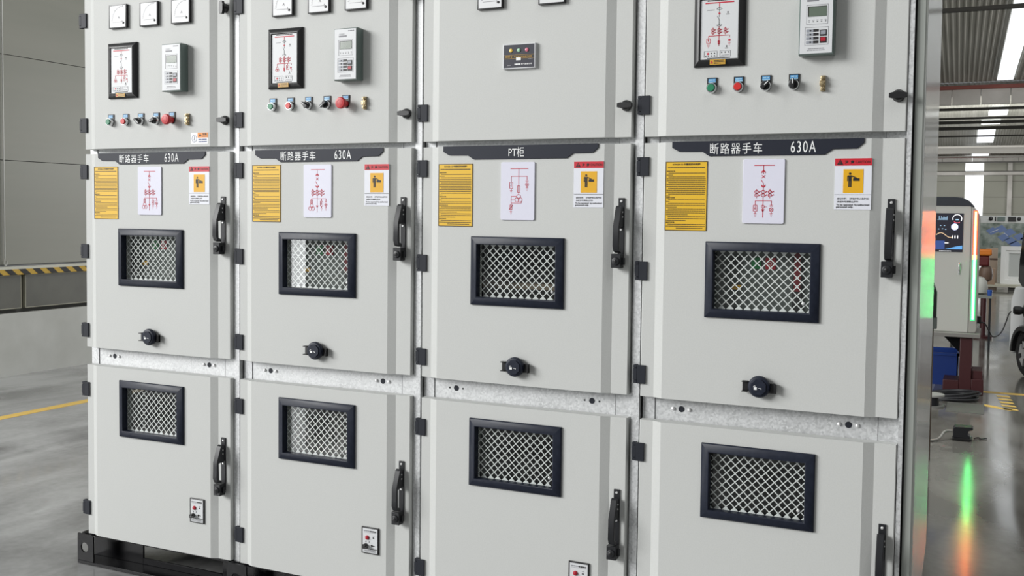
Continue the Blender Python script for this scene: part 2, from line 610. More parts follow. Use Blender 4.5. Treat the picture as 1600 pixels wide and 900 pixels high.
for (y, z, h) in ((68, 8.35, .16), (71, 8.06, .12), (75, 8.1, .2), (79, 8.0, .22), (84, 7.85, .1), (92, 7.5, .16), (96, 7.25, .5), (101, 7.2, .12), (112, 7.25, .12)):
    bm_.box(-16, 26, y, y + .3, z, z + h)
struct('trim_12', bm_, mbeam)
fw = MB()
a0, a1 = hx(2.0, 120), hx(3.85, 120)
fw.box(-20, a0, 120.5, 121, 0, 9)
fw.box(a1, 30, 120.5, 121, 0, 9)
fw.box(a0, a1, 120.5, 121, 0, 1.2)
for z in (2.1, 3.9, 5.6):
    fw.box(-20, a0, 120.46, 120.5, z, z + .06, 1)
    fw.box(a1, 30, 120.46, 120.5, z, z + .06, 1)
struct('wall_far', fw, [mfar, principled('panel_joint', hexc(120, 120, 110), .6)])
struct('window_6', MB().box(a0, a1, 120.6, 120.7, 1.2, 9), emit('lit_tall_window', (.95, .98, 1), 1.3), smooth=False)
cr = MB()
cr.box(-18, 28, 118.5, 119.2, 6.25, 6.6)
cr.box(-18, 28, 118.4, 119.3, 6.6, 6.68, 1)
struct('trim_13', cr, [mgut, mbeam])
struct('trim_14', MB().box(4.5, 4.95, 119.6, 120.1, 0, 7.6), mgut)

# ================================================================== switchgear
CX = 3.391194
DOOR_Y = 0.044
FL = 0.012
ZT, ZM, ZL = (1.7255, 2.345), (0.913, 1.7055), (0.1295, 0.8385)
WX = (.2005, .5385)
WIN = {'mid': (1.1745, 1.4045), 'low': (.5600, .7915)}


def door_profile(dl=0.0, dr=0.0):
    """outline of a pressed door seen from above: flat flange, raised panel, flat flange, folded edges"""
    full = [(.0035 + dl, DOOR_Y), (.0035 + dl, FL + .002), (.0055 + dl, FL), (.040, FL), (.0695, .0), (.6695, .0), (.699, FL), (.7565 + dr, FL), (.759 + dr, FL + .0025), (.759 + dr, DOOR_Y)]
    return full


def door(name, z0, z1, win, parent, key, dl=0.0, dr=0.0):
    if key in CACHE:
        return put(name, CACHE[key], parent)
    mb = MB()
    P = door_profile(dl, dr)
    if not win:
        mb.prism(P, z0, z1, 'z')
    else:
        wa, wb = win[0] + .018, win[1] - .018
        xa, xb = WX[0] + .018, WX[1] - .018
        mb.prism(P, z0, wa, 'z')
        mb.prism(P, wb, z1, 'z')
        mb.prism([p for p in P if p[0] < xa] + [(xa, 0), (xa, DOOR_Y)], wa, wb, 'z')
        mb.prism([(xb, DOOR_Y), (xb, 0)] + [p for p in P if p[0] > xb], wa, wb, 'z')
    return mb.build(name, M['paint'], parent, key=key, smooth=False)


def hinge(z, parent, dx=0.0):
    if 'hinge' in CACHE:
        return put('hinge', CACHE['hinge'], parent, (dx, 0, z), bevel=.0008)
    mb = MB()
    mb.box(-.0060, .0215, FL - .0065, FL - .0002, -.029, .029)
    mb.box(-.0180, -.0060, FL - .0065, FL + .012, -.019, .019)
    mb.box(-.0180, -.0070, FL - .0045, FL + .012, .0200, .029)
    mb.box(-.0180, -.0070, FL - .0045, FL + .012, -.029, -.0200)
    mb.cyl((-.0125, FL + .002, 0), .0045, -.0295, .0295, 'z', 12)
    return mb.build('hinge', M['hinge'], parent, (dx, 0, z), bevel=.0008, key='hinge')


def rotary_latch(x, z, vertical, parent):
    key = 'latch%d' % vertical
    if key not in CACHE:
        mb = MB()
        mb.lathe([(.0175, 0), (.0175, -.006), (.0155, -.0085), (.0135, -.018), (.012, -.0195)], (0, 0, 0), 'y', 24)
        w = [(-.024, -.006), (-.012, -.009), (.012, -.009), (.024, -.006), (.024, .006), (.012, .009), (-.012, .009), (-.024, .006)]
        if vertical:
            w = [(b, a) for a, b in w]
        mb.prism(w, -.027, -.013, 'y')
        mb.build('rotary_latch', M['black'], parent, (x, FL, z), bevel=.001, key=key)
    else:
        put('rotary_latch', CACHE[key], parent, (x, FL, z), bevel=.001)


def window(parent, kind):
    z0, z1 = WIN[kind]
    H = z1 - z0
    W = WX[1] - WX[0]
    if 'wf' not in CACHE:
        fr = MB().ring(0, W, 0, H, [(0, 0), (0, -.006), (.0025, -.0085), (.023, -.0165), (.026, -.0165), (.027, -.015), (.027, .012), (.018, .012), (.018, 0)])
        fr.build('window_frame', M['navy'], None, key='wf')
        ms = MB()
        a, b, lo, hi = .0182, W - .0182, .0182, H - .0182
        pitch, bw = .02615, .0029
        ya, yb = .0135, .0147
        nx = int((b - a) / pitch) + 2
        za, zb = .0365, .0365 + 6 * pitch     # the solid margins above and below the lattice

        def clip(x0, zz0, x1, zz1):
            t0, t1 = 0.0, 1.0
            for p, q in ((-(x1 - x0), x0 - a), (x1 - x0, b - x0), (-(zz1 - zz0), zz0 - lo), (zz1 - zz0, hi - zz0)):
                if abs(p) < 1e-9:
                    if q < 0:
                        return None
                    continue
                t = q / p
                if p < 0:
                    t0 = max(t0, t)
                else:
                    t1 = min(t1, t)
            if t0 >= t1:
                return None
            return (x0 + (x1 - x0) * t0, zz0 + (zz1 - zz0) * t0, x0 + (x1 - x0) * t1, zz0 + (zz1 - zz0) * t1)
        D = 1.0
        for k in range(-60, 60):
            for sgn in (1, -1):
                c = clip(a + .004 + k * pitch - D, za - D * sgn, a + .004 + k * pitch + D, za + D * sgn)
                if c:
                    x0, q0, x1, q1 = c
                    w = bw / math.sqrt(2) * .98
                    ms.prism([(x0 - w * .5, q0 + sgn * w * .5), (x1 - w * .5, q1 + sgn * w * .5), (x1 + w * .5, q1 - sgn * w * .5), (x0 + w * .5, q0 - sgn * w * .5)],
                             ya + (.0002 if sgn > 0 else 0), yb, 'y')
        for k in range(-1, nx + 1):
            xc = a + .004 + k * pitch
            for base, sg, apex in ((.0225, 1, za), (H - .0225, -1, zb)):
                h = apex - base
                pts = [(xc - pitch * .5, base), (xc + pitch * .5, base), (xc + pitch * .5 - .001, base + h * .10), (xc, apex), (xc - pitch * .5 + .001, base + h * .12)]
                pts = [(min(max(px, a), b), pz) for px, pz in pts]
                if pts[1][0] - pts[0][0] > .003:
                    ms.prism(pts, ya - .0003, yb, 'y')
        ms.box(a, b, ya, yb, lo, .0230)
        ms.box(a, b, ya, yb, H - .0230, hi)
        ms.build('mesh_grille', M['mesh'], None, key='mg', smooth=False)
        gl = MB().box(.0265, W - .0265, .0095, .0115, .0265, H - .0265)
        gl.build('glass_pane', M['glass'], None, key='gp', smooth=False)
        sc = MB().lathe([(.0052, 0), (.0052, -.002), (.003, -.0035)], (0, 0, 0), 'y', 12)
        sc.build('grille_screw', M['screw'], None, key='gs')
    f = put('window_frame', CACHE['wf'], parent, (WX[0], 0, z0), bevel=.0012)
    g = put('mesh_grille', CACHE['mg'], f)
    tag(g, 'white diamond mesh grille')
    put('grille_screw', CACHE['gs'], f, (W - .048, .0132, .053))
    put('glass_pane', CACHE['gp'], f)
    return f


def handle(zt, parent):
    """swing handle: back plate with screws, folded lever, lock box at the foot; zt = top of the back plate"""
    loc = (.716, 0, zt)
    if 'h0' not in CACHE:
        b = MB()
        b.box(0, .0205, FL - .005, FL - .0002, -.205, 0)
        b.build('door_handle', M['blackmet'], parent, loc, bevel=.001, key='h0')
        base = COL.objects[-1]
        lv = MB()
        pr = [(.007, -.030), (-.006, -.0245), (-.014, -.030), (-.036, -.088), (-.038, -.150), (-.030, -.168), (-.010, -.173),
              (-.010, -.162), (-.024, -.157), (-.026, -.094), (.007, -.090)]
        lv.prism(pr, -.002, .0185, 'x')
        lv.build('lever', M['blackmet'], None, key='h1')
        lb = MB()
        lb.box(-.0105, .0205, FL - .036, FL - .0055, -.220, -.1755)
        lb.lathe([(.0125, 0), (.0125, -.0035), (.0095, -.005)], (.005, FL - .036, -.1985), 'y', 22)
        lb.box(.0195, .0275, FL - .024, FL - .010, -.21, -.188)
        lb.lathe([(.0055, 0), (.004, -.0015)], (.005, FL - .041, -.1985), 'y', 14, 1)
        lb.box(.0035, .0065, FL - .0433, FL - .041, -.203, -.194, 2)
        lb.build('lock_box', [M['blackmet'], M['black'], M['ink']], None, key='h2')
        sc = MB()
        sc.lathe([(.0042, 0), (.0042, -.0015), (.0025, -.003)], (0, 0, 0), 'y', 12)
        sc.build('screw', M['screw'], None, key='h3')
        ss = MB().lathe([(.0026, 0), (.0022, .0012)], (0, 0, 0), 'x', 10)
        ss.build('screw', M['screw'], None, key='h4')
    else:
        base = put('door_handle', CACHE['h0'], parent, loc, bevel=.001)
    put('lever', CACHE['h1'], base, bevel=.0016)
    put('lock_box', CACHE['h2'], base, bevel=.0012)
    put('screw', CACHE['h3'], base, (.0105, FL - .005, -.0105))
    put('screw', CACHE['h4'], base, (.0185, -.004, -.045))
    put('screw', CACHE['h4'], base, (.0185, -.004, -.060))
    put('screw', CACHE['h3'], base, (.0105, FL - .005, -.100))
    return base


def name_plate(txt, parent):
    out = [(.0905, 1.7068), (.6505, 1.7068), (.6505, 1.6935), (.6315, 1.6777), (.565, 1.6768), (.543, 1.6615), (.206, 1.6615), (.184, 1.6755), (.1125, 1.6765), (.0905, 1.6885)]
    mb = MB().prism(out, -.004, -.0002, 'y')
    o = mb.build('name_plate', M['navyplate'], parent, bevel=.0008)
    words = [('PT柜', .3365, .3925, 1.668, 1.700)] if txt == 'PT' else \
        [('断路器手车', .2085, .3645, 1.667, 1.700), ('630A', .447, .518, 1.6685, 1.7015)]
    for w in words:
        tag(MB().text(*w, -.0041, space=1.0 if txt == 'PT' else 1.22).build('lettering', M['white'], o, smooth=False), 'white lettering')
    return o


def instruction_plate(dx, dz, parent):
    x0, x1, z0, z1 = .0725, .2025, 1.438, 1.6485
    o = put('instruction_plate', CACHE['ip'], parent, (dx, 0, dz)) if 'ip' in CACHE else \
        MB().box(x0, x1, -.0016, -.0002, z0, z1).build('instruction_plate', M['yellow'], parent, (dx, 0, dz), key='ip')
    tag(o, 'yellow operating instruction plate')
    if 'ipt' not in CACHE:
        t = MB()
        y = -.0017
        w = .0016
        for r in ((x0, x0 + w, z0, z1), (x1 - w, x1, z0, z1), (x0, x1, z0, z0 + w), (x0, x1, z1 - w, z1)):
            t.rect(*r, y)
        t.text('KYN28-12 中置柜操作规程', x0 + .022, x1 - .022, z1 - .0118, z1 - .0055, y, bold=.02)
        rnd = random.Random(3)
        t.dashes(x0 + .007, x1 - .007, z1 - .0185, .0026, y, 0, rnd, .0035)
        heads = {0: '送电操作程序', 14: '停电操作程序', 27: '检修操作程序'}
        short = {2: .18, 13: .12, 16: .12, 19: .28, 23: .55, 26: .5, 30: 0}
        n = 31
        for i in range(n):
            z = z1 - .0295 - i * (.1735 / (n - 1))
            if i in heads:
                t.text(heads[i], x0 + .0035, x0 + .030, z - .0020, z + .0020, y, bold=.03)
                continue
            a = x0 + (.009 if i in (1, 3, 6, 9, 12, 15, 17, 20, 24, 25, 28) else .0035)
            b = x1 - .005
            if i in short and short[i]:
                b = x0 + short[i] * (x1 - x0)
            if i == n - 1:
                a, b = x0 + .035, x1 - .012
            t.dashes(a, b, z, .0018, y, 0, rnd, .0034)
        t.build('lettering', M['ink'], o, smooth=False, key='ipt')
    else:
        put('lettering', CACHE['ipt'], o)
    return o


def coil2(t, x, z, r, y, mat=0):
    """two stacked current-transformer circles with their slashes"""
    for dz in (r * .98, -r * .98):
        t.circ(x, z + dz, r, .0016, y, mat)
        t.bar(x + r * .6, z + dz, x + r * 2.5, z + dz, .0011, y, mat)
        t.bar(x + r * 1.4, z + dz - r * .5, x + r * 2.2, z + dz + r * .6, .0013, y, mat)
    t.bar(x, z - r * 2.8, x, z + r * 2.8, .0010, y, mat)


def earth(t, x, z, y, mat=0, k=1.0):
    for i, w in enumerate((.0085, .0055, .0028)):
        t.bar(x - w * k / 2, z - i * .0042 * k, x + w * k / 2, z - i * .0042 * k, .0011, y, mat)


def chevron(t, x, z, s, y, mat=0, up=True, n=2):
    k = 1 if up else -1
    for i in range(n):
        t.bar(x, z - k * i * s * .45, x - s, z - k * (s * .95 + i * s * .45), .0017, y, mat)
        t.bar(x, z - k * i * s * .45, x + s, z - k * (s * .95 + i * s * .45), .0017, y, mat)


def arrester(t, x, z0, z1, y, mat=0):
    w = .0055
    for a in ((x - w, z0, x - w, z1), (x + w, z0, x + w, z1), (x - w, z0, x + w, z0), (x - w, z1, x + w, z1)):
        t.bar(*a, .0013, y, mat)
    t.bar(x, z1 - .002, x, z0 + .006, .0012, y, mat)
    t.bar(x - .002, z0 + .010, x, z0 + .005, .0016, y, mat)


def lamp_sym(t, x, z, r, y, mat=0):
    t.circ(x, z, r, .0014, y, mat)
    d = r * .66
    t.bar(x - d, z - d, x + d, z + d, .0012, y, mat)
    t.bar(x - d, z + d, x + d, z - d, .0012, y, mat)
    for dz in (.0085, .0115):
        t.bar(x - .0045, z + r + dz - .004, x + .0045, z + r + dz - .004, .0011, y, mat)


def triple(t, x, z, r, y, mat=0):
    for a in (90, 210, 330):
        t.circ(x + r * .95 * math.cos(math.radians(a)), z + r * .95 * math.sin(math.radians(a)), r, .0014, y, mat)


def diagram_card(kind, dx, parent):
    x0, x1, z0, z1 = .3095, .4315, 1.4605, 1.6510
    r = .005
    poly = []
    for cx, cz, a in ((x1 - r, z1 - r, 0), (x0 + r, z1 - r, 90), (x0 + r, z0 + r, 180), (x1 - r, z0 + r, 270)):
        poly += [(cx + r * math.cos(math.radians(a + q)), cz + r * math.sin(math.radians(a + q))) for q in (0, 30, 60, 90)]
    if 'card' in CACHE:
        o = put('diagram_card', CACHE['card'], parent, (dx, 0, 0), bevel=.0007)
    else:
        o = MB().prism(poly, -.0045, -.0002, 'y').build('diagram_card', M['card'], parent, (dx, 0, 0), bevel=.0007, key='card')
    key = 'dg' + kind
    if key in CACHE:
        put('circuit_diagram', CACHE[key], o)
        return o
    t = MB()
    y = -.0046
    L = lambda a, b, c, d, w=.0015: t.bar(a, b, c, d, w, y)
    if kind == 'PT':
        xc = .3745
        L(.3445, 1.6295, .408, 1.6295, .002)
        L(xc, 1.6295, xc, 1.573)
        L(.3475, 1.6045, .4045, 1.6045)
        L(.3475, 1.6045, .3475, 1.585)
        arrester(t, .3475, 1.565, 1.585, y)
        L(.3475, 1.565, .3475, 1.558)
        earth(t, .3475, 1.558, y)
        L(.4045, 1.6045, .4045, 1.592)
        lamp_sym(t, .4045, 1.5775, .0055, y)
        L(.4045, 1.572, .4045, 1.566)
        earth(t, .4045, 1.566, y)
        for a in ((xc - .004, 1.573, xc - .004, 1.552), (xc + .004, 1.573, xc + .004, 1.552), (xc - .004, 1.573, xc + .004, 1.573), (xc - .004, 1.552, xc + .004, 1.552)):
            L(*a)
        L(xc, 1.577, xc, 1.545, .001)
        triple(t, xc, 1.531, .0072, y)
        L(.3475, 1.539, .367, 1.539)
        L(.3475, 1.527, .362, 1.527)
        L(.3475, 1.517, .3845, 1.517)
        L(.3845, 1.517, .3845, 1.523)
        L(.3475, 1.539, .3475, 1.511)
        for a in ((.344, 1.511, .344, 1.495), (.351, 1.511, .351, 1.495), (.344, 1.511, .351, 1.511), (.344, 1.495, .351, 1.495), (.340, 1.494, .354, 1.510)):
            L(*a)
        L(.3475, 1.495, .3475, 1.489)
        earth(t, .3475, 1.489, y)
    else:
        xc = .370
        L(.3425, 1.6325, .402, 1.6325, .0022)
        L(xc, 1.6325, xc, 1.607)
        chevron(t, xc, 1.6185, .0062, y)
        L(xc - .005, 1.6035, xc + .005, 1.595, .0017)
        L(xc - .005, 1.595, xc + .005, 1.6035, .0017)
        L(xc - .007, 1.590, xc, 1.580)
        L(xc, 1.580, xc, 1.566)
        chevron(t, xc, 1.5665, .0062, y, 0, False)
        L(xc, 1.566, xc, 1.4785)
        for q in (-.0195, 0, .0195):
            coil2(t, xc + q, 1.5495, .0050, y)
        if kind == 'feeder':
            L(.3475, 1.528, .3945, 1.528)
            L(.3475, 1.528, .3475, 1.515)
            arrester(t, .3475, 1.497, 1.515, y)
            L(.3475, 1.497, .3475, 1.490)
            earth(t, .3475, 1.490, y)
            t.circ(xc, 1.5105, .0046, .0014, y)
            L(xc + .003, 1.5105, xc + .011, 1.5105, .0011)
            t.prism([(xc - .005, 1.503), (xc + .005, 1.503), (xc, 1.494)], y - .0006, y, 'y')
            L(.3945, 1.528, .3945, 1.515)
            lamp_sym(t, .3945, 1.502, .0056, y)
            L(.3945, 1.4965, .3945, 1.491)
            earth(t, .3945, 1.491, y)
        else:
            L(.3455, 1.528, .408, 1.528)
            L(.3455, 1.528, .3455, 1.508)
            for a in ((.3415, 1.524, .3415, 1.510), (.3495, 1.524, .3495, 1.510), (.3415, 1.524, .3495, 1.524), (.3415, 1.510, .3495, 1.510)):
                L(*a)
            triple(t, .3455, 1.4955, .0070, y)
            t.prism([(xc - .005, 1.503), (xc + .005, 1.503), (xc, 1.494)], y - .0006, y, 'y')
            L(.389, 1.528, .389, 1.519)
            arrester(t, .389, 1.501, 1.519, y)
            L(.389, 1.501, .389, 1.494)
            earth(t, .389, 1.494, y)
            L(.408, 1.528, .408, 1.518)
            lamp_sym(t, .408, 1.506, .0052, y)
            L(.408, 1.501, .408, 1.495)
            earth(t, .408, 1.495, y)
    t.build('circuit_diagram', M['redink'], o, smooth=False, key=key)
    return o


def caution_sign(dx, parent):
    x0, x1, z0, z1 = .5705, .6715, 1.5040, 1.6500
    if 'cs' in CACHE:
        o = put('caution_sign', CACHE['cs'], parent, (dx, 0, 0))
        for n, k in (('red_header', 'cs1'), ('yellow_panel', 'cs2'), ('lettering', 'cs3')):
            put(n, CACHE[k], o)
        return o
    o = MB().box(x0, x1, -.0014, -.0002, z0, z1).build('caution_sign', principled('white_vinyl', hexc(226, 228, 236), .4), parent, (dx, 0, 0), key='cs')
    y = -.0015
    h = MB().rect(x0 + .0004, x1, 1.6295, z1, y, 0)
    h.prism([(x0 + .006, 1.6325), (x0 + .023, 1.6325), (x0 + .0145, 1.6475)], y - .0012, y - .0006, 'y', 1)
    h.bar(x0 + .0145, 1.6440, x0 + .0145, 1.6375, .0016, y - .0012, 0)
    h.disc(x0 + .0145, 1.6350, .0010, y - .0012, 0, 8)
    h.text('注', x0 + .028, x0 + .0365, 1.6345, 1.6445, y - .0006, 1, bold=.03)
    h.text('意', x0 + .0435, x0 + .052, 1.6345, 1.6445, y - .0006, 1, bold=.03)
    h.text('CAUTION', x0 + .0565, x1 - .005, 1.636, 1.6435, y - .0006, 1, bold=.0)
    h.build('red_header', [M['redhead'], M['ink']], o, smooth=False, key='cs1')
    p = MB().rect(.5945, .6495, 1.5515, 1.6190, y, 0)
    yy = y - .0006
    cx = .6130
    p.disc(cx, 1.6065, .0034, yy, 1)
    p.prism([(cx - .006, 1.6015), (cx + .004, 1.6015), (cx + .012, 1.5985), (cx + .0175, 1.5945), (cx + .0165, 1.5925), (cx + .0105, 1.5960), (cx + .0042, 1.5975),
             (cx + .0042, 1.5860), (cx + .0042, 1.5685), (cx + .0007, 1.5685), (cx + .0007, 1.5855), (cx - .0007, 1.5855), (cx - .0007, 1.5685), (cx - .0042, 1.5685),
             (cx - .0042, 1.5970), (cx - .0054, 1.5965), (cx - .0054, 1.5855), (cx - .0077, 1.5855), (cx - .0077, 1.5995)], yy - .0006, yy, 'y', 1)
    p.prism([(cx + .0085, 1.5935), (cx + .0105, 1.5935), (cx + .0120, 1.5955), (cx + .0185, 1.5955), (cx + .0200, 1.5935), (cx + .0260, 1.5935), (cx + .0260, 1.5860), (cx + .0085, 1.5860)], yy - .0008, yy, 'y', 1)
    p.build('yellow_panel', [M['yellow2'], M['ink']], o, smooth=False, key='cs2')
    t = MB().rect(x0 + .001, x1 - .001, 1.5462, 1.5471, y)
    t.text('请勿动手：（授权操作人员操作）', x0 + .008, x1 - .006, 1.5325, 1.5380, y, bold=.02)
    t.text('未经许可请禁止操作', x0 + .008, x0 + .066, 1.5240, 1.5292, y, bold=.02)
    t.text('To be operated  by authorized', x0 + .006, x1 - .005, 1.5143, 1.5200, y, bold=.03)
    t.text('personnel only.', x0 + .006, x0 + .0525, 1.5080, 1.5140, y, bold=.03)
    t.build('lettering', M['ink'], o, smooth=False, key='cs3')
    return o


def locking_knob(x, z, parent):
    loc = (x, 0, z)
    if 'lk0' in CACHE:
        o = put('locking_knob', CACHE['lk0'], parent, loc, bevel=.0008)
        put('bracket', CACHE['lk1'], o, bevel=.0008)
        put('bracket', CACHE['lk3'], o, bevel=.0008)
        put('padlock_mark', CACHE['lk2'], o)
        return o
    d = MB()
    d.lathe([(.026, -.0002), (.026, -.009), (.0315, -.0095), (.0325, -.012), (.0325, -.020), (.030, -.0245), (.026, -.026)], (0, 0, 0), 'y', 40)
    oc = [(.0245 * math.cos(a), .0245 * math.sin(a)) for a in [PI / 8 + k * PI / 4 for k in range(8)]]
    d.prism(oc, -.030, -.0255, 'y')
    o = d.build('locking_knob', M['navy'], parent, loc, bevel=.0008, key='lk0')
    b = MB()
    b.box(-.0515, -.020, -.008, -.004, -.017, .013)
    b.box(-.0515, -.034, -.022, -.004, .0115, .0145)
    b.box(-.0515, -.034, -.022, -.004, -.0175, -.0145)
    b.build('bracket', M['black'], o, bevel=.0008, key='lk1')
    b = MB()
    b.box(.020, .049, -.012, -.006, -.018, .011)
    b.box(.046, .049, -.022, -.006, -.018, .011)
    b.build('bracket', M['black'], o, bevel=.0008, key='lk3')
    t = MB()
    y = -.0301
    t.rect(-.0125, -.0040, -.0075, .0, y)
    t.arc(-.0105, .0010, .0030, .2 * PI, 1.05 * PI, .0014, y)
    t.bar(-.0135, -.0002, -.0135, .0012, .0014, y)
    t.rect(.0005, .0095, -.0035, -.0020, y)
    t.bar(.0065, -.0030, .0095, -.0055, .0013, y)
    t.build('padlock_mark', M['white'], o, smooth=False, key='lk2')
    return o


def ammeter(x0, z0, parent, unit='A', needle=0.0, faded=False):
    s = .0925
    if 'am0' not in CACHE:
        MB().ring(0, s, 0, s, [(0, -.0002), (0, -.012), (.0035, -.013), (.0035, -.0002)]).build('ammeter', M['black'], None, key='am0')
        MB().box(.0035, s - .0035, -.0118, -.0002, .0035, s - .0035).build('dial_face', M['face'], None, key='am1')
        MB().lathe([(.0042, 0), (.0042, -.002), (.003, -.003)], (s * .83, -.0118, s * .215), 'y', 16).build('zero_screw', M['black'], None, key='am2')
    o = put('ammeter', CACHE['am0'], parent, (x0, 0, z0))
    put('dial_face', CACHE['am1'], o)
    put('zero_screw', CACHE['am2'], o)
    k = 'am3' + unit + str(faded)
    if k not in CACHE:
        t = MB()
        y = -.0119
        px, pz = s * .80, s * .26
        t.bar(s * .22, pz, px - .004, pz, .0010, y)
        t.bar(px - .003, pz, px - .003, pz + .006, .0008, y)
        for i in range(11):
            a = PI - i * (PI / 2) / 10
            r0 = s * .60
            t.bar(px + r0 * math.cos(a), pz + .006 + r0 * math.sin(a) * .95, px + (r0 + (.005 if i % 5 == 0 else .003)) * math.cos(a), pz + .006 + (r0 + (.005 if i % 5 == 0 else .003)) * math.sin(a) * .95, .0007, y)
        t.arc(px, pz + .006, s * .60, PI / 2, PI, .0007, y, 0, 18)
        t.text(unit, s * .52, s * .62, s * .40, s * .50, y)
        t.build('dial_scale', M['greyink'], None, key=k, smooth=False)
    put('dial_scale', CACHE[k], o)
    return o


def mimic_display(kind, dz, parent):
    x0, x1, z0, z1 = .1535, .3085, 1.9285, 2.1475
    loc = (0, 0, dz)
    if 'md0' not in CACHE:
        MB().ring(x0, x1, z0, z1, [(0, -.0002), (0, -.006), (.002, -.008), (.017, -.0165), (.0195, -.0165), (.0215, -.0125), (.0215, -.0002)]).build('mimic_display', M['dispframe'], None, key='md0')
        MB().box(x0 + .0215, x1 - .0215, -.0125, -.0002, z0 + .0205, z1 - .0205).build('display_panel', M['relayface'], None, key='md1')
        g = MB().box(.2055, .2525, -.0178, -.0168, z0 + .0045, z0 + .0195, 0)
        rnd = random.Random(5)
        g.prism([(.207, z0 + .008), (.215, z0 + .008), (.211, z0 + .0165)], -.0186, -.0178, 'y', 1)
        for q in range(3):
            g.dashes(.218, .250, z0 + .0078 + q * .0042, .0018, -.0178, 2, rnd, .004)
        g.build('warning_tag', [M['gold'], M['redink'], M['ink']], None, key='md2', smooth=False)
    o = put('mimic_display', CACHE['md0'], parent, loc, bevel=.0008)
    put('display_panel', CACHE['md1'], o)
    put('warning_tag', CACHE['md2'], o)
    k = 'md3' + kind
    if k not in CACHE:
        t = MB()
        y = -.0126
        xc = .2305
        rnd = random.Random(8)
        L = lambda a, b, c, d, w=.0013, m=0: t.bar(a, b, c, d, w, y, m)
        t.dashes(.194, .266, 2.1232, .0032, y, 1, rnd, .004)
        L(.188, 2.1165, .274, 2.1165, .0034)
        L(xc, 2.1165, xc, 2.1045, .0022)
        t.arc(xc, 2.093, .0085, .15 * PI, .85 * PI, .0014, y, 1)
        L(xc - .005, 2.0955, xc + .005, 2.0955, .001, 1)
        t.disc(xc, 2.0845, .0030, y, 0)
        L(xc, 2.1045, xc, 2.0735, .0009, 1)
        L(xc - .006, 2.0765, xc, 2.066, .0011, 1)
        L(xc, 2.066, xc, 2.050, .0013, 1)
        t.arc(xc, 2.055, .0085, 1.15 * PI, 1.85 * PI, .0014, y, 1)
        L(xc - .005, 2.0525, xc + .005, 2.0525, .001, 1)
        L(xc, 2.0465, xc, 1.988, .0016)
        for q in (-.0185, 0, .0185):
            coil2(t, xc + q, 2.0325, .0040, y)
        L(.199, 2.019, .262, 2.019, .0018)
        L(.199, 2.019, .199, 2.009)
        L(.262, 2.019, .262, 2.012)
        t.disc(xc, 2.0015 if kind == 'feeder' else 2.001, .0034, y, 0)
        t.prism([(xc - .004, 1.998), (xc + .004, 1.998), (xc, 1.990)], y - .0006, y, 'y', 0)
        if kind == 'feeder':
            arrester(t, .199, 1.998, 2.011, y)
            earth(t, .199, 1.993, y)
            t.disc(.262, 2.004, .0036, y, 0)
        else:
            triple(t, .199, 1.9985, .0042, y)
            arrester(t, .246, 1.997, 2.012, y)
            L(.246, 2.019, .246, 2.012)
            t.disc(.260, 2.003, .0036, y, 0)
        earth(t, .262, 1.996, y, 0, .8)
        for (dx_, dz_) in ((.256, 2.0865), (.254, 1.9865)):
            t.disc(dx_, dz_, .0023, y, 1, 12)
            t.dashes(dx_ - .005, dx_ + .005, dz_ - .0055, .0016, y, 1, rnd, .003)
        t.dashes(.194, .216, 2.0955, .0016, y, 2, rnd, .003)
        for a, b in ((.186, .226), (.234, .266)):
            for r in ((a, b, 1.9735, 1.9742), (a, b, 1.9560, 1.9567), (a, a + .0007, 1.956, 1.974), (b - .0007, b, 1.956, 1.974)):
                t.rect(*r, y, 2)
        t.disc(.1985, 1.9665, .0034, y, 0)
        for a in (.2085, .2180):
            for b in (1.9670, 1.9600):
                t.disc(a, b, .0019, y, 1, 10)
        for a in (.190, .1975):
            t.rect(a, a + .0035, 1.9585, 1.9612, y, 1)
        for a in (.2395, .2500, .2605):
            t.disc(a, 1.9690, .0019, y, 1, 10)
        t.dashes(.239, .262, 1.9605, .0014, y, 2, rnd, .003)
        t.dashes(.196, .265, 1.9525, .0022, y, 1, rnd, .0032)
        t.build('circuit_diagram', [M['redink'], M['ink'], M['greyink']], None, key=k, smooth=False)
    put('circuit_diagram', CACHE[k], o)
    return o


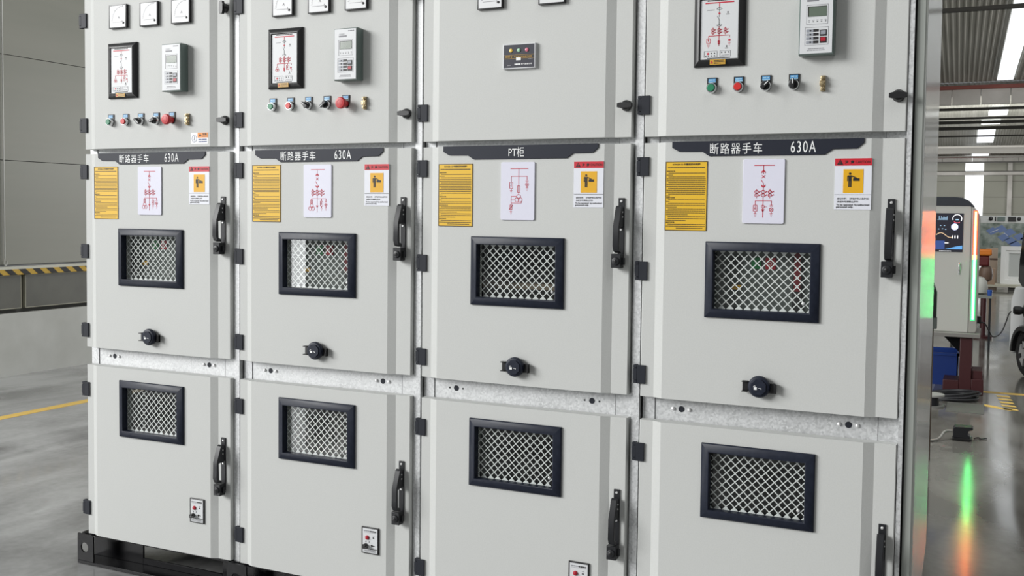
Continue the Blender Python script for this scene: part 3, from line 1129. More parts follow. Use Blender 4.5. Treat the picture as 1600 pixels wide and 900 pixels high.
def relay(dz, parent):
    x0, x1, z0, z1 = .4680, .5650, 1.9425, 2.1235
    loc = (0, 0, dz)
    yf = -.0400
    if 'rl0' not in CACHE:
        b = MB().ring(x0, x1, z0, z1, [(0.0015, -.0002), (0, -.004), (0, -.0375), (.0025, yf), (.006, yf)], 0, closed=False)
        b.box(x0 + .004, x1 - .004, yf, -.0002, z0 + .004, z1 - .004)
        b.build('protection_relay', M['relay'], None, key='rl0')
        f = MB().box(x0 + .0035, x1 - .0045, yf - .0012, yf + .001, z0 + .004, z1 - .003)
        f.build('front_film', M['relayface'], None, key='rl1')
        y = yf - .0012
        s = MB().box(.4925, .5440, y - .0004, y, 2.0500, 2.0790, 1)
        s.box(.4955, .5440, y - .0010, y - .0004, 2.0505, 2.0770, 0)
        s.build('lcd_screen', [M['lcd'], M['ink']], None, key='rl2', smooth=False)
        t = MB()
        rnd = random.Random(11)
        for (a, b_, c, d) in ((.4885, .5480, 2.0285, 2.0835), (.4850, .5500, 1.9700, 2.0200)):
            for r in ((a, b_, c, c + .0007), (a, b_, d - .0007, d), (a, a + .0007, c, d), (b_ - .0007, b_, c, d)):
                t.rect(*r, y, 1)
        for k in range(5):
            t.rect(.4935 + k * .0113, .4985 + k * .0113, 2.0395, 2.0408, y, 1)
            t.rect(.4945 + k * .0113, .4980 + k * .0113, 2.0350, 2.0366, y, 0)
        t.dashes(.528, .553, 2.1135, .0034, y, 1, rnd, .005)
        t.text('STS900-1', .4905, .514, 2.1015, 2.1050, y, 1)
        t.rect(.4895, .5215, 2.0930, 2.0985, y, 1)
        t.dashes(.4945, .5385, 1.9600, .0022, y, 1, rnd, .0035)
        t.dashes(.4915, .5405, 1.9553, .0016, y, 1, rnd, .005)
        t.build('lettering', [M['ink'], M['greyink']], None, key='rl3', smooth=False)
        kb = MB()
        for k in range(4):
            z = 1.9745 + k * .0108
            kb.box(.4890, .5085, y - .0008, y, z, z + .0075, 1)
            kb.box(.5085, .5230, y - .0008, y, z, z + .0075, 0)
            kb.disc(.5005, z + .0038, .0024, y - .0008, 0, 10)
        for z, m in ((1.9770, 2), (1.9965, 1)):
            kb.box(.5265, .5455, y - .0010, y, z - .0020, z + .0150, 0)
            kb.box(.5290, .5430, y - .0018, y - .0010, z + .0025, z + .0130, m)
        kb.build('keypad', [M['ink'], principled('grey_key', hexc(150, 154, 162), .4), M['darkred']], None, key='rl4', smooth=False)
    o = put('protection_relay', CACHE['rl0'], parent, loc)
    for n, k in (('front_film', 'rl1'), ('lcd_screen', 'rl2'), ('lettering', 'rl3'), ('keypad', 'rl4')):
        put(n, CACHE[k], o)
    return o


def legend(o, tall=False):
    """black legend plate with a blue window above an operator"""
    if 'lg' not in CACHE:
        p = MB()
        w = .0152
        pts = [(-w, .031), (w, .031), (w, 0)] + [(w * math.cos(a), w * math.sin(a)) for a in [-k * PI / 8 for k in range(1, 8)]] + [(-w, 0)]
        p.prism(pts, -.0035, -.0002, 'y', 0)
        p.box(-.0112, .0112, -.0042, -.0035, .0165, .0280, 1)
        p.rect(-.0112, .0112, .0165, .0190, -.0042, 2)
        rnd = random.Random(2)
        p.dashes(-.009, .009, .0240, .0032, -.0042, 2, rnd, .0045)
        p.build('legend_plate', [M['black'], M['blue'], principled('pale_blue_band', hexc(168, 206, 228), .4)], None, key='lg', smooth=False)
    put('legend_plate', CACHE['lg'], o)


def push_button(x, z, mat, parent):
    if 'pb' not in CACHE:
        MB().lathe([(.0152, -.0036), (.0152, -.0150), (.0140, -.0170), (.0122, -.0170), (.0118, -.0140)], (0, 0, 0), 'y', 28).build('push_button', M['chrome'], None, key='pb')
    o = put('push_button', CACHE['pb'], parent, (x, 0, z))
    k = 'pb' + mat
    if k not in CACHE:
        MB().lathe([(.0115, -.0130), (.0115, -.0195), (.0100, -.0215)], (0, 0, 0), 'y', 28).build('button_cap', M[mat], o, key=k)
    else:
        put('button_cap', CACHE[k], o)
    legend(o)
    return o


def selector(x, z, ang, parent):
    if 'ss0' not in CACHE:
        MB().lathe([(.0152, -.0036), (.0152, -.0130), (.0140, -.0150), (.0118, -.0150)], (0, 0, 0), 'y', 28).build('selector_switch', M['chrome'], None, key='ss0')
        kn = MB().lathe([(.0132, -.0140), (.0132, -.0190), (.0120, -.0205)], (0, 0, 0), 'y', 28)
        kn.prism([(-.0050, -.0125), (.0050, -.0125), (.0050, .0110), (.0020, .0165), (-.0020, .0165), (-.0050, .0110)], -.0320, -.0195, 'y')
        kn.build('turn_knob', M['black'], None, key='ss1')
        MB().box(-.0011, .0011, -.0325, -.0318, .0005, .0155).build('pointer_mark', M['white'], None, key='ss2', smooth=False)
    o = put('selector_switch', CACHE['ss0'], parent, (x, 0, z))
    a = put('turn_knob', CACHE['ss1'], o, bevel=.0008)
    b = put('pointer_mark', CACHE['ss2'], o)
    for q in (a, b):
        q.rotation_euler = (0, ang, 0)
    legend(o)
    return o


def emergency(x, z, parent):
    if 'es' not in CACHE:
        m = MB().lathe([(.0120, -.0036), (.0120, -.0230), (.0190, -.0260), (.0205, -.0300), (.0205, -.0370), (.0180, -.0410), (.0100, -.0425)], (0, 0, 0), 'y', 32)
        m.arc(0, 0, .0105, 0, 2 * PI, .0012, -.0425, 0, 20)
        m.build('emergency_stop', M['redmush'], None, key='es')
    o = put('emergency_stop', CACHE['es'], parent, (x, 0, z))
    tag(o, 'red mushroom emergency stop')
    legend(o)
    return o


def brass_terminal(x, z, parent):
    if 'bt' not in CACHE:
        m = MB()
        m.box(-.0065, .0065, -.006, -.0002, -.0225, .0225)
        m.box(-.0080, .0080, -.0150, -.004, -.0070, .0070)
        for q in (-.0155, .0155):
            m.lathe([(.0070, -.004), (.0070, -.0125), (.0055, -.0140)], (0, 0, q), 'y', 6)
            m.cyl((0, 0, q), .0035, -.0185, -.0140, 'y', 12)
        m.lathe([(.0050, -.015), (.0050, -.0180)], (0, 0, 0), 'y', 6)
        m.build('brass_terminal', M['brass'], parent, (x, 0, z), bevel=.0006, key='bt')
    else:
        put('brass_terminal', CACHE['bt'], parent, (x, 0, z), bevel=.0006)


def voltage_indicator(parent):
    x0, x1, z0, z1 = .3155, .4315, 1.9545, 2.0350
    o = MB().ring(x0, x1, z0, z1, [(0, -.0002), (0, -.011), (.0015, -.012), (.003, -.012), (.003, -.0002)]).build('voltage_indicator', M['relayface'], parent)
    y = -.0112
    MB().box(x0 + .003, x1 - .003, y, -.0002, z0 + .003, z1 - .003).build('front_panel', principled('dark_front_film', hexc(40, 42, 54), .35), o, smooth=False)
    for k, m in enumerate(('goldlamp', 'greenlamp', 'pinklamp')):
        x = x0 + .029 + k * .0285
        MB().lathe([(.0062, 0), (.0062, -.002), (.004, -.0032)], (x, y, z1 - .0215), 'y', 18).build('indicator_lamp', M[m], o)
    s = MB().box(x0 + .003, x1 - .003, y - .0005, y, z1 - .0475, z1 - .0365, 0)
    for z in (z1 - .0480, z1 - .0368):
        s.rect(x0 + .003, x1 - .003, z, z + .0007, y - .0002, 1)
    s.text('DXN-Q', x0 + .010, x0 + .034, z1 - .0455, z1 - .0388, y - .0005, 1, bold=.02)
    s.text('户内高压带电显示装置', x0 + .040, x1 - .012, z1 - .0452, z1 - .0395, y - .0005, 1)
    s.text('电气有限公司', x0 + .066, x1 - .012, z0 + .0115, z0 + .0165, y, 2, bold=.02)
    rnd = random.Random(4)
    s.dashes(x0 + .042, x0 + .065, z0 + .0140, .0042, y, 2, rnd, .004)
    s.dashes(x0 + .016, x0 + .030, z0 + .0110, .0026, y, 3, rnd, .003)
    s.dashes(x0 + .090, x0 + .106, z0 + .0300, .0018, y, 3, rnd, .004)
    s.build('lettering', [M['ink'], M['gold'], M['white'], M['greyink']], o, smooth=False)
    MB().box(x0 + .048, x0 + .065, y - .0012, y, z0 + .0265, z0 + .0360).build('display_window', M['white'], o, smooth=False)
    return o


def discharge_panel(parent):
    x0, x1, z0, z1 = .5700, .6405, .2605, .3560
    if 'dp' in CACHE:
        o = put('discharge_panel', CACHE['dp'], parent)
        for n, k in (('front_film', 'dp1'), ('indicator_lamp', 'dp2'), ('key_switch', 'dp3')):
            put(n, CACHE[k], o)
        return o
    o = MB().ring(x0, x1, z0, z1, [(0, -.0002), (0, -.0055), (.0015, -.0065), (.0038, -.0065), (.0038, -.0002)]).build('discharge_panel', M['black'], parent, key='dp')
    y = -.0058
    f = MB().box(x0 + .0038, x1 - .0038, y, -.0002, z0 + .0038, z1 - .0038, 0)
    rnd = random.Random(6)
    f.dashes(x0 + .009, x0 + .036, z1 - .0135, .0030, y, 2, rnd, .004)
    f.dashes(x0 + .036, x1 - .009, z1 - .0138, .0046, y, 1, rnd, .004)
    f.rect(x0 + .010, x1 - .009, z1 - .0190, z1 - .0183, y, 2)
    f.disc(x1 - .0205, z1 - .0360, .0030, y, 1)
    f.dashes(x1 - .024, x1 - .016, z1 - .0285, .0016, y, 2, rnd, .003)
    f.disc(x1 - .0270, z0 + .0305, .0042, y, 1)
    f.bar(x1 - .0270, z0 + .0305, x1 - .0150, z0 + .0305, .0028, y, 1)
    f.rect(x0 + .0038, x1 - .0038, z0 + .0165, z0 + .0185, y, 1)
    f.dashes(x0 + .009, x1 - .009, z0 + .0118, .0020, y, 2, rnd, .005)
    f.dashes(x0 + .009, x1 - .009, z0 + .0080, .0016, y, 2, rnd, .004)
    for a in (.017, .031):
        f.rect(x0 + a, x0 + a + .003, z0 + .040, z0 + .046, y, 2)
    f.build('front_film', [M['relayface'], M['ink'], M['greyink']], o, smooth=False, key='dp1')
    MB().lathe([(.0078, 0), (.0078, -.003), (.0055, -.006), (.002, -.007)], (x0 + .0245, y, z1 - .0370), 'y', 20).build('indicator_lamp', M['darkred'], o, key='dp2')
    kb = MB().lathe([(.0085, 0), (.0085, -.010), (.0075, -.012)], (x0 + .0190, y, z0 + .0285), 'y', 20)
    kb.box(x0 + .0160, x0 + .0350, y - .020, y - .0100, z0 + .0255, z0 + .0310)
    kb.prism([(x0 + .012, z0 + .022), (x0 + .026, z0 + .022), (x0 + .026, z0 + .035), (x0 + .012, z0 + .035)], y - .018, y - .009, 'y')
    kb.build('key_switch', M['black'], o, bevel=.001, key='dp3')
    return o


def warning_sticker(parent):
    x0, x1, z0, z1 = .5775, .6615, 1.7360, 1.7790
    y = -.0006
    o = MB().box(x0, x1, y, -.0001, z0, z1).build('warning_sticker', M['white'], parent, smooth=False)
    xm = x0 + .033
    t = MB().rect(xm, x1, z0 + .024, z1, y, 0)
    t.prism([(xm + .006, z0 + .0285), (xm + .020, z0 + .0285), (xm + .013, z0 + .0400)], y - .0012, y - .0006, 'y', 1)
    t.text('警告', xm + .024, x1 - .005, z0 + .0330, z0 + .0405, y - .0006, 1, bold=.03)
    t.rect(xm + .024, x1 - .004, z0 + .0275, z0 + .0298, y - .0006, 1)
    rnd = random.Random(9)
    t.dashes(xm + .004, x1 - .003, z0 + .0165, .0045, y, 2, rnd, .006)
    t.dashes(xm + .004, x1 - .003, z0 + .0080, .0040, y, 2, rnd, .006)
    t.arc(x0 + .0165, z0 + .0200, .0135, 0, 2 * PI, .0012, y, 2, 24, sx=.85)
    t.bar(x0 + .0165, z0 + .029, x0 + .0165, z0 + .016, .0011, y, 2)
    earth(t, x0 + .0165, z0 + .016, y, 2)
    t.build('lettering', [M['orange'], M['ink'], principled('blue_ink', hexc(60, 76, 130), .5)], o, smooth=False)
    return o


def frame(i, parent):
    """galvanised front frame: posts, crossbars with rivets, the dark body box behind"""
    y0, y1 = .046, .066
    if 'fr' not in CACHE:
        p = MB()
        p.box(-.0045, .0345, y0, .09, .126, 2.36)
        p.box(.0345, .037, y0 + .006, .09, .126, 2.36)
        p.box(.7005, .7035, y0 - .001, .09, .126, 2.36)
        p.box(.7045, .7735, y0, .09, .126, 2.36)
        p.box(.7625, .7735, y0 - .018, .09, .126, 2.36)
        p.build('front_frame', M['galv'], None, key='fr')
        MB().box(.037, .7005, 0, .03, -.052, .052).build('crossbar', M['galv'], None, key='cb')
        MB().lathe([(.0062, 0), (.0060, -.0025), (.0044, -.0055), (.002, -.0068)], (0, 0, 0), 'y', 16).build('rivet', M['screw'], None, key='rv')
        MB().lathe([(.0098, -.0008), (.0098, .0)], (0, 0, 0), 'y', 22).build('grommet', M['hinge'], None, key='gm')
        MB().lathe([(.0042, -.0006), (.0042, .0)], (0, 0, 0), 'y', 4, a0=PI / 4).build('square_hole', M['gap'], None, key='sh')
        b = MB()
        b.box(.012, .768, .64, .66, .13, 2.35)
        b.box(.004, .012, .09, .66, .13, 2.35)
        b.box(.760, .768, .09, .66, .13, 2.35)
        b.box(.012, .760, .09, .64, 2.33, 2.35)
        b.box(.012, .760, .09, .64, .13, .15)
        b.box(.012, .760, .09, .64, .86, .875)
        b.box(.012, .760, .09, .64, 1.71, 1.72)
        b.build('cabinet_body', [M['body'], M['gap']], None, key='bd')
    put('cabinet_body', CACHE['bd'], parent)
    if i < 3:
        k = MB()
        k.box(.7735, .7885, y0 - .018, .09, .126, 2.36, 0)
        k.box(.7885, .7945, .050, .66, .13, 2.35, 1)
        k.build('joint_cover', [M['galv'], M['gap']], parent)
    f = put('front_frame', CACHE['fr'], parent)
    for z in (.876, 1.7155, 2.30):
        put('crossbar', CACHE['cb'], f, (0, y0 + .003, z))
    yb = y0 + .003
    for xg in (.121, .622):
        put('grommet', CACHE['gm'], f, (xg, yb, .876))
        for d in (-.0258, .0258):
            put('square_hole' if i == 2 else 'rivet', CACHE['sh' if i == 2 else 'rv'], f, (xg + d, yb, .876))


CAB = [
    dict(kind='transformer', txt='BR', zb=1.831, xb=.1625, dzd=-.005, dzr=-.006, m=((.165, 2.2015), (.328, 2.2000), (.490, 2.1990)), sel=(2.2, -2.0),
         label='light grey cabinet nearest the striped wall, with an orange warning sticker'),
    dict(kind='transformer', txt='BR', zb=1.865, xb=.1715, dzd=0, dzr=0, m=((.174, 2.1915), (.334, 2.1915), (.493, 2.1915)), sel=(-.9, -2.3),
         label='light grey cabinet with red mushroom stop, between the PT cabinet and the wall end'),
    dict(kind='PT', txt='PT', zb=1.865, xb=.1715, dzd=0, dzr=0, m=((.219, 2.1545), (.440, 2.1545)), sel=None,
         label='light grey cabinet with a PT name plate and small black indicator on its top door'),
    dict(kind='feeder', txt='BR', zb=1.865, xb=.2105, dzd=0, dzr=0, m=(), sel=(.80, 0.03),
         label='light grey cabinet with a bare metal side panel, nearest the glowing charging unit'),
]
for i, c in enumerate(CAB):
    cab = thing('switchgear_cabinet', c['label'], 'electrical cabinet', (.8 * i, 0, 0), 0, 'switchgear cabinets in one row')
    frame(i, cab)
    dl, dr = ((0, 0), (0, 0), (0, -.004), (-.0065, 0))[i]
    kk = '%.4f%.4f' % (dl, dr)
    door('instrument_door', *ZT, None, cab, 'dt' + kk, dl, dr)
    door('breaker_door', *ZM, WIN['mid'], cab, 'dm' + kk, dl, dr)
    door('cable_door', *ZL, WIN['low'], cab, 'dl' + kk, dl, dr)
    for z in (2.2475, 1.823, 1.633, 1.308, .982, .736, .239):
        hinge(z, cab, (-.003, 0, 0, -.0075)[i])
    window(cab, 'mid')
    window(cab, 'low')
    rotary_latch(.737, 2.2445, True, cab)
    rotary_latch(.737, 1.8235, False, cab)
    handle(1.535, cab)
    handle(.607, cab)
    name_plate(c['txt'], cab)
    instruction_plate((-.006, .003, 0, -.0015)[i], (.004, .003, -.001, -.002)[i], cab)
    diagram_card(c['kind'], (-.003, .002, 0, 0)[i], cab)
    caution_sign((-.003, .002, -.003, .001)[i], cab)
    locking_knob(.3735, .977, cab)
    for (mx, mz) in c['m']:
        ammeter(mx, mz, cab, 'V' if i == 2 else 'A')
    if i < 3:
        discharge_panel(cab)
    if i == 2:
        voltage_indicator(cab)
    else:
        mimic_display(c['kind'], c['dzd'], cab)
        relay(c['dzr'], cab)
        xb, zb = c['xb'], c['zb']
        push_button(xb, zb, 'green', cab)
        push_button(xb + .0802, zb, 'red', cab)
        selector(xb + .1605, zb, c['sel'][0], cab)
        selector(xb + .2410, zb, c['sel'][1], cab)
        if i < 2:
            emergency(xb + .3215, zb, cab)
            brass_terminal(xb + .4025, zb, cab)
        else:
            brass_terminal(.5330, zb, cab)
    if i == 0:
        warning_sticker(cab)
    if i == 3:
        # bare metal end panel: painted front trim, groove, slightly leaning sheet
        lean = lambda y: .805 - .0233 * (y - .06)
        prof = [(.8030, .066), (.8050, .068), (lean(.2), .2), (lean(.8), .8), (lean(1.5), 1.5), (.762, 1.5), (.7885, .3), (.7885, .066)]
        MB().box(.7608, .7735, .0165, .0277, .127, 2.36).build('post_cover', M['galv'], cab)
        e = MB().prism(prof, .127, 2.36, 'z').build('side_panel', [M['sheet']], cab)
        tag(e, 'bare metal side panel')
        tp = [(.7785, .065), (.7785, .030), (.7800, .0285), (.8000, .0285), (.8040, .0310), (.8048, .040), (.8048, .058), (.8030, .060), (.8030, .065)]
        MB().prism(tp, .127, 2.36, 'z').build('edge_trim', [M['sheet_edge']], cab)
        MB().box(.7737, .7783, .040, .07, .127, 2.36).build('edge_seal', M['gap'], cab)

# what shows behind the grilles: breaker trucks and a voltage-transformer truck standing inside the cabinets
TR = [(0, 'grey breaker truck behind the mesh window of the cabinet nearest the striped wall'),
      (1, 'grey breaker truck behind the mesh window just beside the PT cabinet, towards the striped wall'),
      (3, 'grey breaker truck behind the upper mesh window nearest the bare metal side panel')]
for i, lab in TR:
    t = thing('breaker_truck', lab, 'breaker', (.8 * i, 0, .875), 0, 'breaker trucks behind the mesh windows')
    MB().box(.10, .66, .0565, .40, .06, .72).build('front_panel', M['greyplate'], t, bevel=.003)
    for x, m in ((.3425, 'darkgreen'), (.3855, 'darkred')):
        b = MB().box(x - .015, x + .015, .0525, .0565, .448, .483, 0)
        b.disc(x, .4655, .009, .0525, 0, 16, .004)
        b.text('I' if m == 'darkgreen' else 'O', x - (.001 if m == 'darkgreen' else .005), x + (.001 if m == 'darkgreen' else .005), .4605, .4705, .0484, 1)
        b.build('push_button', [M[m], M['white']], t, bevel=.001)
    MB().box(.268, .298, .0525, .0565, .454, .482).build('spring_indicator', M['black'], t, bevel=.001)
    MB().box(.271, .298, .0535, .0565, .383, .398).build('counter_plate', M['yellow2'], t)
    MB().box(.452, .479, .0475, .0565, .325, .515).build('guide_rail', M['ink'], t)
    MB().box(.456, .475, .0455, .0475, .385, .505).build('strip_label', M['wine'], t)
    for s_ in (.16, .60):
        MB().cyl((s_, .2, .03), .03, -.02, .02, 'x', 18).build('wheel', M['black'], t)
t = thing('transformer_truck', 'dark truck with a brown board behind the mesh window of the PT cabinet', 'transformer', (1.6, 0, .875))
MB().box(.10, .66, .25, .45, .06, .72).build('front_panel', principled('dark_epoxy', hexc(40, 44, 42), .5), t, bevel=.003)
MB().box(.14, .62, .09, .24, .352, .371).build('insulating_board', M['brown'], t)
for s_ in (.16, .60):
    MB().cyl((s_, .3, .03), .03, -.02, .02, 'x', 18).build('wheel', M['black'], t)
    MB().box(s_ - .01, s_ + .01, .15, .25, .06, .352).build('board_bracket', M['black'], t)

# black channel bases
for i in range(4):
    lab = ['glossy black channel base under the cabinet nearest the striped wall',
           'glossy black channel base under the second cabinet from the striped wall',
           'glossy black channel base under the PT cabinet',
           'glossy black channel base under the cabinet with the bare metal side panel'][i]
    b = thing('channel_base', lab, 'plinth', (.8 * i, 0, 0), 0, 'black channel bases under the cabinets')
    w = MB()
    xa, xb = (-.045, .745) if i == 0 else (.005, .745)
    xa2 = -.045 if i == 0 else -.050
    # web with a long slot
    s0, s1, zc, r = .235, .655, .066, .030
    w.box(xa2 + .003, s0, .085, .093, .010, .116)
    w.box(s1, .742, .085, .093, .010, .116)
    w.box(s0, s1, .085, .093, .010, zc - r)
    w.box(s0, s1, .085, .093, zc + r, .116)
    w.box(xa2 + .003, .742, .0, .093, .002, .010)
    w.box(xa2 + .003, .742, .02, .093, .116, .1255)
    w.box(xa2 + .003, .742, -.004, .0, .001, .014)
    w.build('channel_web', M['plinth'], b, bevel=.0012)
    ep = MB()
    # end plate facing the front with a round hole
    x0, x1, z0, z1, cx, cz, rr = xa2, .045, .001, .1265, -.006, .070, .0205
    n = 32
    outer = []
    for k in range(n):
        a = 2 * PI * k / n
        c_, s_ = math.cos(a), math.sin(a)
        tx = ((x1 - cx) / c_ if c_ > 0 else (x0 - cx) / c_) if abs(c_) > 1e-6 else 1e9
        tz = ((z1 - cz) / s_ if s_ > 0 else (z0 - cz) / s_) if abs(s_) > 1e-6 else 1e9
        tt = min(tx, tz)
        outer.append((cx + c_ * tt, cz + s_ * tt))
    inner = [(cx + rr * math.cos(2 * PI * k / n), cz + rr * math.sin(2 * PI * k / n)) for k in range(n)]
    v = [(a, yy, c_) for yy in (-.001, .005) for a, c_ in outer + inner]
    f = []
    for k in range(n):
        k2 = (k + 1) % n
        f += [(k, k2, n + k2, n + k), (2 * n + k, 2 * n + k2, 3 * n + k2, 3 * n + k), (k, k2, 2 * n + k2, 2 * n + k), (n + k, n + k2, 3 * n + k2, 3 * n + k)]
    ep.add(v, f)
    for cx_, cz_ in ((x0, z0), (x1, z0), (x0, z1), (x1, z1)):
        pass
    ep.build('end_plate', M['plinth'], b, smooth=False)
    rear = MB().box(xa2 + .003, .742, .60, .66, .001, .1255)
    rear.build('rear_beam', M['plinth'], b)

# ================================================================== glowing charging unit on its stand
st = thing('charging_unit', 'light grey charging unit with dark top, screen and glowing red and green light bar', 'charger', (3.0, 6.4, .5215))
mst = principled('unit_grey_enamel', hexc(176, 176, 170), .4)
body = MB()
body.box(-.30, .212, 0, .42, 0, 1.07)
body.build('housing', mst, st, bevel=.004)
prf = [(-.30, 1.071), (.195, 1.071), (.232, 1.055), (.225, 1.075), (.19, 1.115), (.14, 1.140), (.08, 1.147), (-.30, 1.147)]
MB().prism(prf, -.005, .42, 'y').build('top_cap', principled('charcoal_cap', hexc(42, 46, 52), .45), st, bevel=.003)
colp = [(.2145, 0), (.268, 0), (.279, .02), (.279, .95), (.270, 1.0), (.250, 1.04), (.2145, 1.068)]
MB().prism(colp, -.004, .42, 'y').build('corner_column', principled('unit_column_enamel', hexc(150, 148, 142), .35), st, bevel=.006)
led = MB()
led.box(.229, .263, -.012, -.0045, .105, .62, 1)
led.box(.229, .263, -.012, -.0045, .66, 1.032, 0)
led.box(.229, .263, -.012, -.0045, .62, .66, 2)
led.build('light_bar', [emit('red_diffuser', (1.0, .10, .05), 1.6), emit('green_diffuser', (.08, 1.0, .25), 1.1), emit('amber_diffuser', (1.0, .6, .15), 1.4)], st, bevel=.003)
led = MB()
led.box(.2385, .2535, -.0145, -.0125, .115, .62, 1)
led.box(.2385, .2535, -.0145, -.0125, .66, 1.022, 0)
led.box(.2385, .2535, -.0145, -.0125, .62, .66, 2)
led.build('light_core', [emit('red_light', (1.0, .20, .035), 34), emit('green_light', (.12, 1.0, .24), 20), emit('amber_light', (1.0, .66, .16), 24)], bpy.data.objects['light_bar'])
tag(bpy.data.objects['light_bar'], 'glowing light bar, red above and green below')
mscr = emit('screen_black', hexc(22, 22, 34), .6)
MB().box(-.21, .150, -.006, -.0002, .680, 1.008).build('screen', mscr, st, smooth=False)
y = -.0062
SCR = bpy.data.objects['screen']


def em(c, s=1.0):
    return emit('screen_glow', c, s)


g = MB().arc(.103, .962, .035, -.2 * PI, 1.1 * PI, .006, y, 0)
g.arc(.103, .962, .035, 1.25 * PI, 1.7 * PI, .006, y, 1)
g.rect(.09, .116, .950, .960, y, 2)
g.build('ring_gauge', [em((.8, .8, .82)), em((.5, .06, .1)), em((.25, .38, .5))], SCR, smooth=False)
MB().disc(.085, .893, .028, y, 0, 20).build('round_map', em((.55, .6, .8)), SCR, smooth=False)
g = MB()
pts = [(-.06 + k * .012, .822 + .020 * math.sin(k * .5)) for k in range(12)]
for (a, b), (c2, d) in zip(pts[:-1], pts[1:]):
    g.bar(a, b, c2, d, .005, y)
g.build('wave_line', em((.6, .42, .25)), SCR, smooth=False)
g = MB()
for k in range(9):
    g.rect(-.05 + k * .009, -.045 + k * .009, .950, .955 + .03 * abs(math.sin(k * 1.7)), y)
for (a, b) in ((-.03, .90), (0, .90), (-.045, .87), (-.015, .872), (.01, .868)):
    g.rect(a, a + .010, b, b + .007, y)
g.build('bar_chart', em((.22, .34, .46)), SCR, smooth=False)
g = MB()
for k in range(3):
    g.rect(.066 + k * .020, .074 + k * .020, .795, .820, y)
g.rect(.006, .040, .752, .760, y)
for k in range(8):
    g.rect(-.03 + k * .012, -.023 + k * .012, .684, .690, y)
g.build('white_readout', em((.7, .7, .72)), SCR, smooth=False)
MB().rect(-.20, .01, .70, .775, y).build('blue_panel', em((.02, .045, .16)), SCR, smooth=False)
MB().prism([(.01, .703), (.148, .703), (.148, .735), (.11, .73), (.06, .715)], y - .0006, y, 'y').build('area_chart', em((.08, .24, .48)), SCR, smooth=False)
hd = MB().box(.124, .138, -.006, -.0002, .49, .592)
hd.box(.127, .135, -.018, -.006, .53, .586)
hd.build('door_latch', M['chrome'], st, bevel=.002)
plug = MB().box(.278, .312, .06, .12, .075, .135)
plug.build('charging_socket', M['black'], st, bevel=.003)

# its stand
ms = principled('dark_red_paint', hexc(58, 20, 23), .45)
sd = thing('steel_stand', 'dark red steel pillar stand with a grey top plate under the charging unit', 'stand', (3.0, 6.4, 0))
MB().box(-.32, .31, -.10, .45, .488, .5205).build('top_plate', principled('plate_grey', hexc(120, 118, 114), .4), sd, bevel=.003)
MB().box(.155, .250, -.05, .25, .0, .487).build('pillar', ms, sd, bevel=.004)
MB().prism([(.02, .487), (.155, .487), (.155, .345)], 0, .02, 'y').build('gusset', M['plinth'], sd)
ft = MB().box(.2505, .345, -.05, .25, 0, .135)
ft.box(.2505, .335, -.03, .25, .135, .205)
ft.box(.03, .1545, -.05, .25, 0, .115)
ft.build('foot', ms, sd, bevel=.003)

# blue crate behind the stand
cb = thing('blue_crate', 'blue plastic crate on the floor beside the dark red stand', 'crate', (2.985, 7.02, 0))
k = MB()
k.box(-.2, .148, -.2, .2, 0, .01)
for a in ((-.2, .148, -.2, -.19), (-.2, .148, .19, .2), (-.2, -.19, -.2, .2), (.138, .148, -.2, .2)):
    k.box(*a, .01, .265)
k.build('crate_body', principled('blue_plastic', hexc(14, 46, 112), .4), cb)
k = MB()
k.ring(-.21, .158, -.21, .21, [(0, 0), (0, .02), (.022, .02), (.022, 0)])
k = MB()
for a in ((-.212, .16, -.212, -.19), (-.212, .16, .19, .212), (-.212, -.19, -.212, .212), (.138, .16, -.212, .212)):
    k.box(*a, .265, .288)
k.build('rim', principled('blue_plastic_rim', hexc(17, 52, 122), .4), cb)

# charging lead to the car
pts = [(3.312, 6.49, .605), (3.34, 6.49, .60), (3.37, 6.55, .54), (3.40, 6.7, .47), (3.44, 6.95, .45), (3.48, 7.2, .47), (3.51, 7.4, .53), (3.535, 7.52, .60), (3.555, 7.555, .625)]


def smooth_path(P, n=6):
    out = []
    P = [Vector(p) for p in P]
    for i in range(len(P) - 1):
        p0, p1, p2, p3 = P[max(i - 1, 0)], P[i], P[i + 1], P[min(i + 2, len(P) - 1)]
        for k in range(n):
            t = k / n
            out.append(.5 * ((2 * p1) + (p2 - p0) * t + (2 * p0 - 5 * p1 + 4 * p2 - p3) * t * t + (3 * p1 - p0 - 3 * p2 + p3) * t ** 3))
    out.append(P[-1])
    return out


cl = thing('charging_cable', 'thin black charging cable sagging between the grey unit and the white car', 'cable', (0, 0, 0))
MB().tube(smooth_path(pts), .0055, 8).build('cable', M['black'], cl)

# ---- the white car: only its far corner shows
car = thing('small_car', 'small white electric car with a black plug in its flank', 'car', (3.665, 7.70, 0), 0)
th = math.radians(20)
car.rotation_euler = (0, 0, 0)
mcar = principled('white_car_paint', (.78, .79, .8), .18)
mgl = principled('dark_car_glass', (.008, .009, .01), .06)
ux, uy = math.sin(th), -math.cos(th)       # towards the near end
nx, ny = math.cos(th), math.sin(th)        # across the car, away from us


def carpt(u, w, z):
    return (ux * u + nx * w, uy * u + ny * w, z)


def carprism(poly, w0, w1, name, mat, bevel=0.0, parent=car):
    mb = MB()
    n = len(poly)
    v = [carpt(u, w0, z) for u, z in poly] + [carpt(u, w1, z) for u, z in poly]
    mb.add(v, [tuple(range(n)), tuple(range(2 * n - 1, n - 1, -1))] + [(i, (i + 1) % n, (i + 1) % n + n, i + n) for i in range(n)])
    return mb.build(name, mat, parent, bevel=bevel, seg=3)


